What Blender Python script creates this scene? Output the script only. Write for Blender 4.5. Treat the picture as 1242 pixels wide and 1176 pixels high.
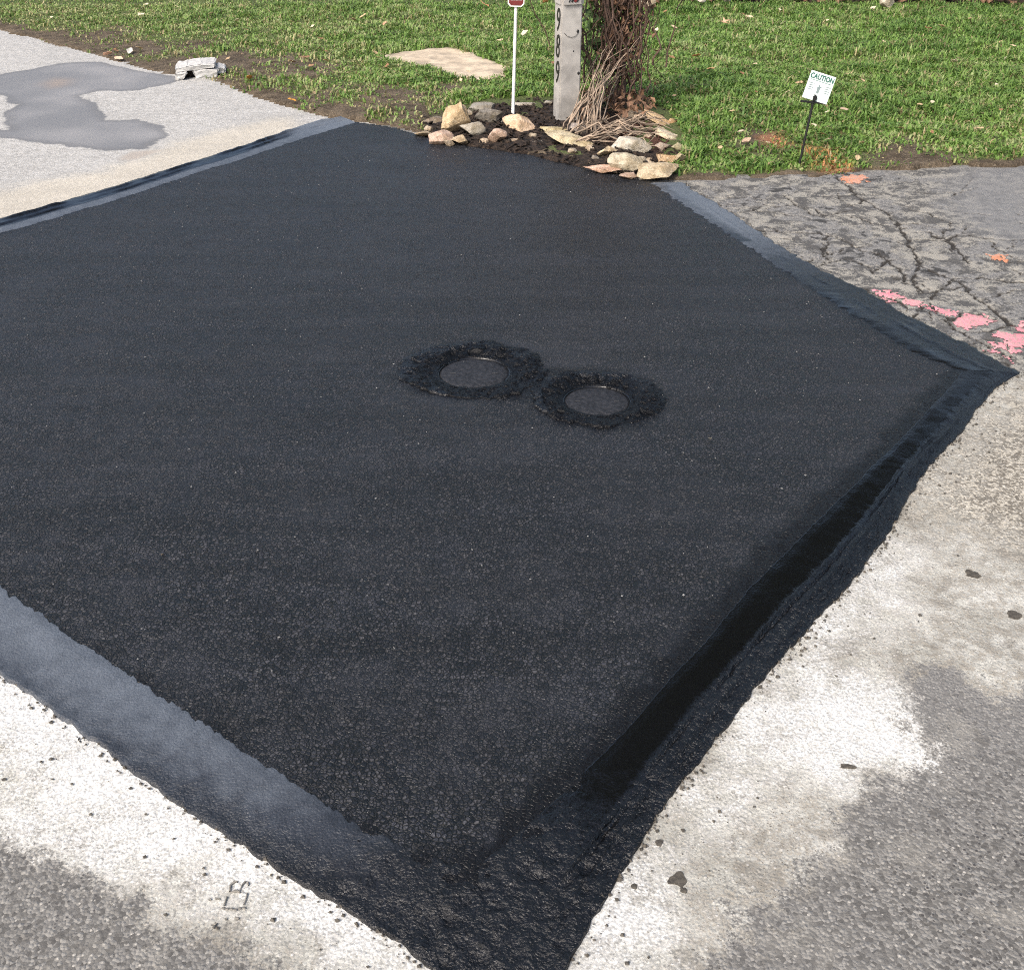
import bpy, bmesh, math, random
import numpy as np
from mathutils import Vector, Matrix, Euler

random.seed(7); RNG = np.random.default_rng(11)
for o in list(bpy.data.objects): bpy.data.objects.remove(o)
S = bpy.context.scene
C = S.collection
R = math.radians

# ------------------------------------------------------------------ camera
CAM_H = 1.6; PITCH = R(30.9); FPX = 1358.0; CX, CY = 621.0, 588.0
cd = bpy.data.cameras.new('camera'); cam = bpy.data.objects.new('camera', cd); C.objects.link(cam)
cam.location = (0, 0, CAM_H); cam.rotation_euler = (R(90) - PITCH, 0, 0)
cd.sensor_fit = 'HORIZONTAL'; cd.sensor_width = 36; cd.lens = 36 * FPX / 1242
cd.clip_start = 0.05; cd.clip_end = 2000
S.camera = cam

# ------------------------------------------------------------------ light
SUN_EL, SUN_AZ = R(46), R(-142)      # azimuth clockwise from +Y: the hazy sun stands behind the camera, to its left
w = bpy.data.worlds.new('World'); S.world = w; w.use_nodes = True
nt = w.node_tree; nt.nodes.clear()
sky = nt.nodes.new('ShaderNodeTexSky'); sky.sky_type = 'NISHITA'; sky.sun_disc = False
sky.sun_elevation = SUN_EL; sky.sun_rotation = SUN_AZ
sky.air_density = 1.0; sky.dust_density = 5.5; sky.ozone_density = 1.4
bg = nt.nodes.new('ShaderNodeBackground'); bg.inputs['Strength'].default_value = 0.15
wo = nt.nodes.new('ShaderNodeOutputWorld')
nt.links.new(sky.outputs[0], bg.inputs[0]); nt.links.new(bg.outputs[0], wo.inputs[0])
sl = bpy.data.lights.new('sun', 'SUN'); sl.energy = 1.4; sl.angle = R(16); sl.color = (1.0, 0.96, 0.91)
so = bpy.data.objects.new('sun', sl); C.objects.link(so)
so.rotation_euler = (R(90) - SUN_EL, 0, math.pi - SUN_AZ)
S.view_settings.view_transform = 'Standard'; S.view_settings.look = 'None'
S.view_settings.exposure = 0.88; S.view_settings.gamma = 1.0
S.render.engine = 'CYCLES'
S.cycles.use_denoising = False; S.cycles.filter_width = 1.05
S.cycles.max_bounces = 4; S.cycles.diffuse_bounces = 2; S.cycles.glossy_bounces = 2; S.cycles.transparent_max_bounces = 4

# ------------------------------------------------------------------ helpers
FW = np.array([0, math.cos(PITCH), -math.sin(PITCH)]); UP = np.array([0, math.sin(PITCH), math.cos(PITCH)])
def G(px, py, z=0.0):
    """a place on the level ground (height z), read off the photograph's perspective"""
    d = FW + np.array([1, 0, 0]) * ((px - CX) / FPX) + UP * ((CY - py) / FPX)
    t = (z - CAM_H) / d[2]
    return np.array([d[0] * t, d[1] * t])
def GL(pts, z=0.0): return np.array([G(a, b, z) for a, b in pts])
def mpp(p): return (p[1] * math.cos(PITCH) + CAM_H * math.sin(PITCH)) / FPX   # metres per photo pixel at a ground point

def tag(o, label=None, cat=None, group=None, kind=None):
    if label: o['label'] = label
    if cat: o['category'] = cat
    if group: o['group'] = group
    if kind: o['kind'] = kind
    return o
def empty(name, loc=(0, 0, 0), rz=0.0):
    o = bpy.data.objects.new(name, None); C.objects.link(o)
    o.empty_display_size = .05
    o.location = loc; o.rotation_euler = (0, 0, rz); return o
def link(name, me, m=None, parent=None):
    o = bpy.data.objects.new(name, me); C.objects.link(o)
    if m is not None and not me.materials: me.materials.append(m)
    if parent is not None: o.parent = parent
    return o
def mesh_np(name, V, F, smooth=True, attrs=None):
    """fast mesh from arrays: F is (n,3) or (n,4) ints, or a list of both"""
    me = bpy.data.meshes.new(name)
    V = np.asarray(V, dtype=np.float32)
    if not isinstance(F, list): F = [F]
    F = [np.asarray(f, dtype=np.int32) for f in F if len(f)]
    me.vertices.add(len(V)); me.vertices.foreach_set('co', V.ravel())
    nl = sum(f.size for f in F); npoly = sum(len(f) for f in F)
    me.loops.add(nl); me.polygons.add(npoly)
    me.loops.foreach_set('vertex_index', np.concatenate([f.ravel() for f in F]))
    tot = np.concatenate([np.full(len(f), f.shape[1], np.int32) for f in F])
    st = np.concatenate([[0], np.cumsum(tot)[:-1]]).astype(np.int32)
    me.polygons.foreach_set('loop_start', st)
    me.polygons.foreach_set('use_smooth', np.full(npoly, smooth))
    me.update(calc_edges=True); me.validate()
    for k, a in (attrs or {}).items():
        at = me.attributes.new(k, 'FLOAT', 'POINT'); at.data.foreach_set('value', np.asarray(a, np.float32))
    return me
def from_bm(name, bm, smooth=False):
    me = bpy.data.meshes.new(name); bm.to_mesh(me); bm.free()
    if smooth: me.polygons.foreach_set('use_smooth', [True] * len(me.polygons))
    return me

# value noise on the plane
_T = RNG.random((256, 256)).astype(np.float64)
def vnoise(x, y):
    xi = np.floor(x).astype(int); yi = np.floor(y).astype(int)
    fx = x - xi; fy = y - yi; fx = fx*fx*(3-2*fx); fy = fy*fy*(3-2*fy)
    a = _T[xi & 255, yi & 255]; b = _T[(xi+1) & 255, yi & 255]; c = _T[xi & 255, (yi+1) & 255]; d = _T[(xi+1) & 255, (yi+1) & 255]
    return (a*(1-fx)+b*fx)*(1-fy) + (c*(1-fx)+d*fx)*fy
def fbm(x, y, s=1.0, o=4, seed=0):
    r = 0; a = .5; t = 0
    x = np.asarray(x)*s + seed*17.3; y = np.asarray(y)*s + seed*9.1
    for i in range(o): r = r + a*vnoise(x, y); t += a; a *= .5; x = x*2.03+5.1; y = y*2.03+3.7
    return r/t - .5
def seg_near(P, poly, closed=True):
    """distance to, and nearest point on, a polyline"""
    best = np.full(len(P), 1e9); bp = np.zeros_like(P)
    n = len(poly)
    for i in range(n if closed else n-1):
        a = poly[i]; b = poly[(i+1) % n]; d = b-a; L = max((d*d).sum(), 1e-12)
        t = np.clip(((P-a) @ d)/L, 0, 1); q = a + t[:, None]*d
        e = np.sqrt(((P-q)**2).sum(1)); m = e < best; best[m] = e[m]; bp[m] = q[m]
    return best, bp
def inside(P, poly):
    r = np.zeros(len(P), bool); n = len(poly); x, y = P[:, 0], P[:, 1]
    for i in range(n):
        x1, y1 = poly[i]; x2, y2 = poly[(i+1) % n]
        if y1 == y2: continue
        c = ((y1 > y) != (y2 > y)) & (x < (x2-x1)*(y-y1)/(y2-y1)+x1); r ^= c
    return r
def sdf(P, poly):
    d, _ = seg_near(P, poly); return np.where(inside(P, poly), d, -d)
def resample(pts, step):
    pts = np.asarray(pts); L = np.concatenate([[0], np.cumsum(np.sqrt((np.diff(pts, axis=0)**2).sum(1)))])
    n = max(2, int(L[-1]/step)+1); s = np.linspace(0, L[-1], n)
    return np.stack([np.interp(s, L, pts[:, 0]), np.interp(s, L, pts[:, 1])], 1), s
def resample_n(pts, n):
    pts = np.asarray(pts); L = np.concatenate([[0], np.cumsum(np.sqrt((np.diff(pts, axis=0)**2).sum(1)))])
    s = np.linspace(0, L[-1], n)
    return np.stack([np.interp(s, L, pts[:, 0]), np.interp(s, L, pts[:, 1])], 1)
def smooth_line(p, it=2):
    for _ in range(it):
        q = [p[0]]
        for a, b in zip(p[:-1], p[1:]): q += [a*.75+b*.25, a*.25+b*.75]
        q.append(p[-1]); p = np.array(q)
    return p
def grid_region(x0, x1, y0, y1, st, keep_in, holes=(), snap=True):
    """rectangular grid cut to polygons; rim vertices are pulled onto the outline"""
    nx = int(round((x1-x0)/st)); ny = int(round((y1-y0)/st))
    X, Y = np.meshgrid(np.linspace(x0, x1, nx+1), np.linspace(y0, y1, ny+1))
    P = np.stack([X.ravel(), Y.ravel()], 1)
    ok = inside(P, keep_in)
    for h in holes: ok &= ~inside(P, h)
    idx = np.arange(len(P)).reshape(ny+1, nx+1)
    F = np.stack([idx[:-1, :-1].ravel(), idx[:-1, 1:].ravel(), idx[1:, 1:].ravel(), idx[1:, :-1].ravel()], 1)
    F = F[ok[F].any(1)]
    used = np.zeros(len(P), bool); used[F] = True
    out = np.where(used & ~ok)[0]
    rim = np.zeros(len(P), bool); rim[out] = True
    if snap and len(out):
        Q = P[out]; bd, bp = seg_near(Q, keep_in)
        for h in holes:
            d, q = seg_near(Q, h); m = d < bd; bd[m] = d[m]; bp[m] = q[m]
        P[out] = bp
    mp = np.cumsum(used)-1
    return P[used], mp[F], rim[used]

# ---- materials
class NB:
    def __init__(s, name):
        s.m = bpy.data.materials.new(name); s.m.use_nodes = True; s.t = s.m.node_tree; s.t.nodes.clear()
        s.out = s.n('ShaderNodeOutputMaterial'); s.b = s.n('ShaderNodeBsdfPrincipled'); s.l(s.b.outputs[0], s.out.inputs[0])
        s.co = s.n('ShaderNodeTexCoord').outputs['Object']
    def n(s, t, **k):
        x = s.t.nodes.new(t)
        for a, b in k.items(): setattr(x, a, b)
        return x
    def l(s, a, b): s.t.links.new(a, b)
    def put(s, v, sock):
        if isinstance(v, bpy.types.NodeSocket): s.l(v, sock)
        elif isinstance(v, (tuple, list)) and len(v) == 3: sock.default_value = (*v, 1) if sock.type == 'RGBA' else v
        else: sock.default_value = v
    def math(s, op, a, b=0.0, c=0.0, clamp=False):
        x = s.n('ShaderNodeMath', operation=op, use_clamp=clamp)
        for i, v in enumerate((a, b, c)): s.put(v, x.inputs[i])
        return x.outputs[0]
    def add(s, a, b): return s.math('ADD', a, b)
    def mul(s, a, b): return s.math('MULTIPLY', a, b)
    def noise(s, sc, det=4, rough=.55, co=None, col=False, dist=0.0):
        x = s.n('ShaderNodeTexNoise'); s.l(co or s.co, x.inputs['Vector'])
        x.inputs['Scale'].default_value = sc; x.inputs['Detail'].default_value = det; x.inputs['Roughness'].default_value = rough; x.inputs['Distortion'].default_value = dist
        return x.outputs['Color' if col else 'Fac']
    def voro(s, sc, feat='F1', co=None, rnd=1.0):
        x = s.n('ShaderNodeTexVoronoi', feature=feat); s.l(co or s.co, x.inputs['Vector'])
        x.inputs['Scale'].default_value = sc; x.inputs['Randomness'].default_value = rnd
        return x
    def attr(s, name):
        x = s.n('ShaderNodeAttribute', attribute_name=name); return x.outputs['Fac']
    def ramp(s, f, lo, hi, a=0.0, b=1.0, smooth=True):
        x = s.n('ShaderNodeMapRange', interpolation_type='SMOOTHSTEP' if smooth else 'LINEAR', clamp=True)
        s.put(f, x.inputs[0]); s.put(lo, x.inputs[1]); s.put(hi, x.inputs[2]); s.put(a, x.inputs[3]); s.put(b, x.inputs[4])
        return x.outputs[0]
    def mix(s, f, a, b, mode='MIX'):
        x = s.n('ShaderNodeMix', data_type='RGBA', blend_type=mode); x.clamp_factor = True
        s.put(f, x.inputs[0]); s.put(a, x.inputs[6]); s.put(b, x.inputs[7]); return x.outputs[2]
    def mixf(s, f, a, b):
        x = s.n('ShaderNodeMix', data_type='FLOAT'); s.put(f, x.inputs[0]); s.put(a, x.inputs[2]); s.put(b, x.inputs[3]); return x.outputs[0]
    def sep(s, c):
        x = s.n('ShaderNodeSeparateColor'); s.l(c, x.inputs[0]); return x.outputs
    def bump(s, h, dist=.01, st=1.0, nrm=None):
        x = s.n('ShaderNodeBump'); s.put(h, x.inputs['Height']); x.inputs['Distance'].default_value = dist; x.inputs['Strength'].default_value = st
        if nrm: s.l(nrm, x.inputs['Normal'])
        return x.outputs[0]
    def set(s, col=None, rough=None, nrm=None, spec=None, **k):
        if col is not None: s.put(col, s.b.inputs['Base Color'])
        if rough is not None: s.put(rough, s.b.inputs['Roughness'])
        if nrm is not None: s.l(nrm, s.b.inputs['Normal'])
        if spec is not None: s.put(spec, s.b.inputs['Specular IOR Level'])
        for a, v in k.items(): s.put(v, s.b.inputs[a])
        return s.m

def plain(name, col, rough=.6, var=.25, sc=40, bd=.001, spec=.5):
    b = NB(name); f = b.noise(sc, 5)
    c2 = tuple(min(1, v*(1+var)) for v in col); c1 = tuple(v*(1-var) for v in col)
    return b.set(b.mix(b.ramp(f, .3, .7), c1, c2), rough, b.bump(f, bd, 1), spec)

def mat_asphalt():
    b = NB('fresh_asphalt')
    wob = b.n('ShaderNodeVectorMath', operation='MULTIPLY_ADD'); b.l(b.noise(60, 2, col=True), wob.inputs[0]); wob.inputs[1].default_value = (.006, .006, .006); b.l(b.co, wob.inputs[2])
    co = wob.outputs[0]
    v = b.voro(112, co=co); d = v.outputs['Distance']; cr, cg, cb = b.sep(v.outputs['Color'])[:3]
    ve = b.voro(112, 'DISTANCE_TO_EDGE', co=co); gap = b.ramp(ve.outputs['Distance'], .02, .20)
    v2 = b.voro(310, co=co); d2 = v2.outputs['Distance']
    big = b.noise(2.2, 3); med = b.noise(14, 2)
    tar = b.ramp(b.add(b.attr('tar'), b.add(b.mul(b.add(med, -.5), .10), b.mul(b.add(b.noise(70, 2), -.5), .05))), -.03, .03)
    # every stone is a chip with its own height and its own tilt
    def tilt(vo, k):
        df = b.n('ShaderNodeVectorMath', operation='SUBTRACT'); b.l(co, df.inputs[0]); b.l(vo.outputs['Position'], df.inputs[1])
        rn = b.n('ShaderNodeVectorMath', operation='SUBTRACT'); b.l(vo.outputs['Color'], rn.inputs[0]); rn.inputs[1].default_value = (.5, .5, .5)
        dt = b.n('ShaderNodeVectorMath', operation='DOT_PRODUCT'); b.l(df.outputs[0], dt.inputs[0]); b.l(rn.outputs[0], dt.inputs[1])
        return b.mul(dt.outputs['Value'], k)
    coarse = b.ramp(b.add(b.mul(med, .7), b.mul(b.noise(5, 2), .5)), .46, .70, .35, 1.35)
    h1 = b.add(b.add(b.mul(cr, .0030), b.mul(gap, .0030)), tilt(v, 1.0))
    h = b.add(b.mul(h1, coarse), b.add(b.mul(d2, -.0012), tilt(v2, .6)))
    h = b.mixf(tar, h, b.add(b.mul(h, .32), b.mul(b.noise(90, 3), .002)))
    nr = b.bump(h, 1.0, 1.0)
    dark = b.mix(cg, (.0080, .0084, .0102), (.0255, .0268, .0330))
    dark = b.mix(b.ramp(b.add(gap, b.mul(b.add(b.noise(45, 2), -.5), .9)), .15, .85, 1, 0), dark, (.0022, .0028, .0030))
    light = b.ramp(cb, .990, .996); lsz = b.ramp(d, .25, .4, 1, 0)
    dark = b.mix(b.mul(b.mul(light, lsz), .8), dark, (.10, .10, .10))
    col = b.mix(tar, b.mix(b.ramp(big, .40, .62, 0, .55), dark, (.0158, .0166, .0194)), (.0045, .0045, .005))
    mp = b.n('ShaderNodeMapping'); b.l(b.co, mp.inputs[0]); mp.inputs['Rotation'].default_value = (0, 0, .66); mp.inputs['Scale'].default_value = (.35, 4.5, 1)
    streak = b.ramp(b.noise(1.6, 4, .6, co=mp.outputs[0]), .36, .64, .72, 1.30)
    streak = b.mixf(tar, streak, 1.0)
    sc = b.n('ShaderNodeVectorMath', operation='SCALE'); b.l(col, sc.inputs[0]); b.l(streak, sc.inputs['Scale']); col = sc.outputs[0]
    ro = b.mixf(tar, b.add(b.add(.29, b.mul(streak, .06)), b.mul(cg, .26)), b.add(.26, b.mul(med, .12)))
    return b.set(col, ro, nr, b.mixf(tar, .42, .24))

def mat_tar():
    """sealing tar; per-vertex attributes: dry (wet black .. grey dried film with its sky sheen painted in), lumpy (smooth .. clotted)"""
    b = NB('sealing_tar'); dry = b.attr('dry'); lz = b.attr('lumpy')
    n0 = b.noise(7, 3)
    lz = b.ramp(b.add(lz, b.mul(b.add(n0, -.5), .9)), .1, .95)
    n1 = b.noise(82, 4, .6, dist=1.6); vo = b.voro(170); n3 = b.noise(300, 2)
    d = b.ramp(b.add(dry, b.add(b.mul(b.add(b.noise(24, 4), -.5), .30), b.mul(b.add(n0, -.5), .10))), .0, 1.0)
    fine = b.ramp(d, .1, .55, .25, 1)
    h = b.add(b.mul(b.mul(n1, .0048), b.mixf(lz, b.mul(fine, .16), 1.0)), b.add(b.mul(b.mul(vo.outputs['Distance'], -.0016), b.mixf(lz, b.mul(fine, .6), 1.0)), b.mul(b.mul(n3, .0013), fine)))
    nr = b.bump(h, 1.0, 1.0)
    ro = b.add(b.mixf(d, .22, .50), b.mul(b.add(n1, -.5), .12))
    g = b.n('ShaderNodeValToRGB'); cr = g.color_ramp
    cr.elements[0].color = (.0035, .0035, .0037, 1); cr.elements[1].color = (.122, .140, .163, 1); cr.elements[1].position = 1  # the pale bluish end holds dried tar plus painted sky sheen
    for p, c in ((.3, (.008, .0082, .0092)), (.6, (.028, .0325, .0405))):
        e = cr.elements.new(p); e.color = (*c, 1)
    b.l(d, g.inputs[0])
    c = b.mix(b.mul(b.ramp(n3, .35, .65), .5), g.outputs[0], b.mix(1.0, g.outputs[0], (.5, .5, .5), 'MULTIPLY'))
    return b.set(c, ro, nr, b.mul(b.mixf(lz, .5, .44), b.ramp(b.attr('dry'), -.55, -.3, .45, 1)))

def mat_road():
    b = NB('old_pavement')
    n1 = b.noise(4.5, 4, .6); n2 = b.noise(26, 3, .6); n3 = b.noise(140, 2); nb = b.noise(1.3, 2)
    v = b.voro(150); cr, cg, cb = b.sep(v.outputs['Color'])[:3]; d = v.outputs['Distance']
    vs = b.voro(260); sr = b.sep(vs.outputs['Color'])[0]
    # worn asphalt with exposed aggregate
    agg = b.mix(cr, (.075, .072, .066), (.225, .217, .198))
    agg = b.mix(b.mul(b.ramp(cg, .95, .97), b.ramp(d, .30, .5, 1, 0)), agg, (.36, .34, .30))
    agg = b.mix(b.mul(b.ramp(cb, .92, .95), b.ramp(d, .30, .5, 1, 0)), agg, (.055, .052, .05))
    agg = b.mix(b.ramp(nb, .35, .7, 0, .5), agg, (.19, .185, .175))
    agg = b.mix(b.mul(b.ramp(n1, .52, .66), .6), agg, b.mix(sr, (.20, .19, .165), (.30, .285, .25)))
    agg = b.mix(b.mul(b.ramp(n2, .56, .68), .5), agg, (.075, .071, .064))
    # dried pale slurry over it
    pal = b.mix(b.ramp(n1, .3, .7), (.345, .336, .292), (.485, .476, .428))
    pal = b.mix(b.mul(b.ramp(b.add(n2, b.mul(b.add(sr, -.5), .30)), .46, .62), .75), pal, (.215, .193, .156))
    pal = b.mix(b.mul(b.ramp(b.noise(11, 4, .65, dist=.5), .53, .62), .55), pal, (.175, .158, .130))
    pal = b.mix(b.mul(b.ramp(sr, .915, .93), b.ramp(vs.outputs['Distance'], .3, .5, 1, 0)), pal, (.12, .11, .09))
    mp = b.n('ShaderNodeMapping'); b.l(b.co, mp.inputs[0]); mp.inputs['Rotation'].default_value = (0, 0, -.95); mp.inputs['Scale'].default_value = (1, 2.2, 1)
    gr = b.mul(b.ramp(sr, 0, 1, .68, 1.18, False), b.ramp(b.noise(2.5, 3, .65, co=mp.outputs[0]), .35, .65, .93, 1.04))
    white = b.mix(b.mul(b.ramp(n2, .55, .72), .45), (.565, .562, .53), (.40, .388, .345))
    jit = b.add(b.mul(b.add(n1, -.5), .26), b.add(b.mul(b.add(n2, -.5), .16), b.add(b.mul(b.add(n3, -.5), .08), b.mul(b.add(sr, -.5), .03))))
    wf = b.ramp(b.add(b.attr('white'), b.mul(jit, 2.2)), -.10, .14)
    pal = b.mix(wf, pal, white)
    cream = b.mix(n2, (.44, .39, .30), (.54, .495, .41))
    pal = b.mix(b.mul(b.ramp(b.add(b.attr('cream'), jit), -.05, .15), .8), pal, cream)
    mid = b.mix(b.ramp(b.add(n2, b.mul(b.add(cr, -.5), .5)), .35, .65), (.14, .125, .10), (.40, .37, .305))
    pal = b.mix(b.ramp(b.add(b.attr('mid'), b.mul(jit, 1.6)), -.12, .2), pal, mid)
    conc = b.mix(b.ramp(b.add(n2, b.mul(b.add(sr, -.5), .3)), .3, .7), (.31, .304, .283), (.43, .423, .40))
    cf = b.ramp(b.attr('conc'), -.05, .05)
    pal = b.mix(b.mul(cf, b.ramp(b.add(b.attr('cream'), jit), -.05, .2, 1, .25)), pal, conc)
    pal = b.mix(b.mul(b.ramp(cg, .72, .80), b.ramp(d, .25, .45, .55, 0)), pal, b.mix(cr, (.20, .18, .15), (.60, .58, .54)))
    gm = b.n('ShaderNodeVectorMath', operation='SCALE'); b.l(pal, gm.inputs[0]); b.l(gr, gm.inputs['Scale']); pal = gm.outputs[0]
    pf = b.ramp(b.add(b.attr('pale'), b.mul(jit, b.mixf(cf, 1.0, .15))), -.022, .028)
    col = b.mix(pf, agg, pal)
    # damp stain on the concrete
    wj = b.add(b.mul(b.add(n1, -.5), .16), b.mul(b.add(n2, -.5), .05))
    wet = b.ramp(b.add(b.attr('wet'), wj), -.012, .014)
    wcol = b.mix(b.ramp(nb, .35, .65), (.165, .165, .165), (.235, .23, .225))
    wcol = b.mix(b.mul(b.ramp(b.attr('rust'), 0, .9), .35), wcol, (.36, .24, .14))
    wcol = b.mix(b.ramp(b.add(b.attr('wet'), wj), .0, .10, .55, 0), wcol, (.115, .113, .11))
    col = b.mix(wet, col, wcol)
    st2 = b.ramp(b.add(b.attr('stain'), b.mul(wj, .6)), -.02, .04)
    col = b.mix(b.mul(st2, .7), col, (.30, .26, .22))
    # the cracked old driveway
    old = b.ramp(b.add(b.attr('old'), b.mul(jit, .8)), -.08, .12)
    m1 = b.noise(3.2, 5, .68, dist=.4); m2 = b.noise(11, 4, .65, dist=.5)
    o = b.mix(b.ramp(b.add(m2, b.mul(b.add(cr, -.5), .12)), .43, .57), (.075, .073, .069), (.255, .242, .21))
    o = b.mix(b.ramp(m1, .49, .56), o, b.mix(cr, (.11, .108, .104), (.23, .224, .21)))
    o = b.mix(b.ramp(b.add(b.mul(m1, .6), b.mul(m2, .4)), .56, .60), o, (.045, .044, .042))
    o = b.mix(b.ramp(b.add(b.attr('smooth'), jit), -.1, .25, 0, .75), o, b.mix(n2, (.13, .13, .13), (.21, .21, .205)))
    o = b.mix(b.ramp(b.attr('dirt'), .15, .8), o, (.030, .027, .023))
    col = b.mix(old, col, o)
    h = b.add(b.mul(b.mul(cr, b.math('SUBTRACT', 1.0, d)), b.mixf(pf, .0036, .0020)), b.add(b.mul(n3, .0018), b.mul(n2, .003)))
    h = b.mixf(cf, h, b.add(b.mul(n3, .0012), b.mul(sr, .0004)))
    return b.set(col, b.mixf(wet, .92, .55), b.bump(h, 1.0, 1.0), .3)

M = {}
M['asphalt'] = mat_asphalt()
M['tar'] = mat_tar()
M['road'] = mat_road()
def mat_grass():
    b = NB('grass_blade'); r = b.attr('rnd'); dry = b.attr('dry'); t = b.attr('tip')
    g = b.mix(r, (.066, .165, .026), (.195, .350, .062))
    g = b.mix(b.ramp(r, .80, .9), g, (.28, .35, .14))
    g = b.mix(b.mul(t, .35), g, (.20, .26, .08))
    d = b.mix(r, (.22, .165, .085), (.44, .36, .20))
    c = b.mix(dry, g, d); c = b.mix(b.attr('orange'), c, (.50, .19, .08))
    b.set(c, .55, None, .35)
    tr = b.n('ShaderNodeBsdfTranslucent'); b.put(c, tr.inputs[0])
    ms = b.n('ShaderNodeMixShader'); ms.inputs[0].default_value = .28
    b.l(b.b.outputs[0], ms.inputs[1]); b.l(tr.outputs[0], ms.inputs[2]); b.l(ms.outputs[0], b.out.inputs[0])
    return b.m
M['grass'] = mat_grass()
def mat_soil():
    b = NB('lawn_soil'); n = b.noise(9, 6, .65); n2 = b.noise(70, 5)
    c = b.mix(b.ramp(n, .35, .65), (.055, .042, .028), (.125, .098, .068))
    c = b.mix(b.ramp(n2, .55, .7), c, (.19, .155, .11))
    gr = b.mix(n2, (.050, .080, .022), (.10, .13, .04))
    c = b.mix(b.mul(b.ramp(b.attr('green'), .2, .7), .8), c, gr)
    c = b.mix(b.attr('orange'), c, (.42, .17, .08))
    return b.set(c, .95, b.bump(b.add(b.mul(n2, .02), b.mul(b.noise(260, 3), .006)), 1, .8), .2)
M['soil'] = mat_soil()
def mat_mulch():
    b = NB('mulch'); n = b.noise(40, 5); r = b.noise(3, 3)
    c = b.mix(b.ramp(n, .35, .7), (.008, .006, .005), (.05, .034, .024))
    c = b.mix(b.mul(b.ramp(b.attr('red'), .2, .8), .6), c, (.10, .042, .026))
    return b.set(c, .9, b.bump(n, .03, 1), .3)
M['mulch'] = mat_mulch()

def info_col(b):
    x = b.n('ShaderNodeObjectInfo'); return x.outputs['Color'], x.outputs['Random']
def mat_rock():
    b = NB('field_stone'); oc, orr = info_col(b)
    n = b.noise(14, 6, .65); n2 = b.noise(75, 5)
    c = b.mix(b.ramp(n, .36, .62, 0, .9), b.mix(1.0, oc, (.90, .88, .86), 'MULTIPLY'), b.mix(1.0, oc, (.48, .43, .36), 'MULTIPLY'))
    c = b.mix(b.mul(b.ramp(n2, .55, .72), .5), c, b.mix(.5, oc, (.75, .68, .55)))
    c = b.mix(b.mul(b.ramp(b.noise(6, 4), .6, .7), .5), c, (.14, .12, .07))
    return b.set(c, .85, b.bump(b.add(b.mul(n, .02), b.mul(n2, .006)), 1, .9), .3)
M['rock'] = mat_rock()
def mat_leaf():
    b = NB('dead_leaf'); oc, r = info_col(b); n = b.noise(60, 3)
    c = b.mix(n, b.mix(1.0, oc, (.6, .55, .5), 'MULTIPLY'), oc)
    return b.set(c, .7, b.bump(n, .004, .5), .3)
M['leaf'] = mat_leaf()
M['post'] = plain('weathered_grey_paint', (.335, .32, .295), .75, .28, 9, .001)
M['black'] = plain('black_plastic', (.012, .012, .012), .45, .2, 60, .0005)
M['white'] = plain('white_paint', (.80, .79, .76), .5, .06, 40, .0004)
M['red'] = plain('red_print', (.15, .022, .022), .45, .2, 60, .0003)
M['greenink'] = plain('green_ink', (.015, .10, .07), .6, .1, 60, .0001)
M['greyink'] = plain('grey_ink', (.16, .21, .21), .6, .1, 60, .0001)
M['sign'] = plain('pale_sign_plastic', (.60, .68, .655), .4, .05, 30, .0003)
M['concrete'] = plain('white_concrete', (.43, .425, .405), .85, .15, 30, .004)
M['slab'] = plain('sandy_stone', (.42, .345, .25), .9, .3, 9, .012)
M['iron'] = plain('tarred_cast_iron', (.0125, .0125, .014), .58, .6, 60, .008)
def mat_spray(name, col, lo):
    b = NB(name); n = b.noise(75, 4, .65); n2 = b.noise(9, 3); f = b.ramp(b.add(n, b.mul(b.add(n2, -.5), .5)), lo, lo+.14)
    c = b.mix(f, col, (.26, .215, .19)); c = b.mix(b.mul(b.ramp(n2, .4, .6), .35), c, tuple(min(1, v*1.35+.05) for v in col))
    return b.set(c, .85, b.bump(n, .004, 1), .3)
M['pink'] = mat_spray('pink_spray_paint', (.58, .21, .24), .44)
M['orange'] = mat_spray('orange_spray_paint', (.48, .20, .11), .46)
M['tarspot'] = plain('tar_spot', (.06, .052, .04), .7, .4, 90, .003)
M['printtar'] = plain('thin_tar_print', (.16, .15, .13), .8, .4, 90, .002)
M['chip'] = plain('stone_chip', (.17, .168, .16), .85, .4, 60, .002)
M['twig'] = plain('dry_vine_wood', (.235, .178, .128), .8, .6, 14, .002)
M['twigdark'] = plain('dark_vine_wood', (.10, .062, .045), .85, .45, 35, .003)
M['deadleaf'] = plain('withered_foliage', (.17, .095, .055), .8, .5, 22, .003)
M['greenleaf'] = plain('vine_leaf', (.07, .12, .03), .6, .4, 22, .003)
M['bark'] = plain('bark', (.10, .08, .06), .9, .4, 14, .03)
M['crown'] = plain('tree_leaf', (.045, .075, .022), .6, .4, 3, .001)

# ------------------------------------------------------------------ outlines on the ground
NL_in = GL([(-460, 409), (0, 718), (100, 783), (200, 850), (300, 918), (400, 985), (480, 1030), (575, 1062)])
NL_out = GL([(-557, 426), (0, 822), (100, 893), (200, 968), (280, 1020), (360, 1070), (440, 1115), (520, 1172), (643, 1269)])
NR_in = GL([(575, 1062), (620, 1030), (700, 950), (760, 890), (830, 810), (900, 730), (960, 662), (1040, 590), (1100, 530), (1150, 475), (1165, 455)])
NR_out = GL([(643, 1269), (690, 1172), (735, 1085), (800, 985), (860, 908), (910, 840), (985, 765), (1060, 678), (1110, 592), (1160, 530), (1205, 472), (1238, 453)])
FR_in = GL([(1165, 455), (1100, 430), (1060, 405), (1000, 367), (920, 312), (850, 266), (790, 226)])
FR_out = GL([(1238, 453), (1200, 430), (1160, 411), (1100, 382), (1050, 352), (1000, 330), (930, 288), (880, 254), (828, 222)])
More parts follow.
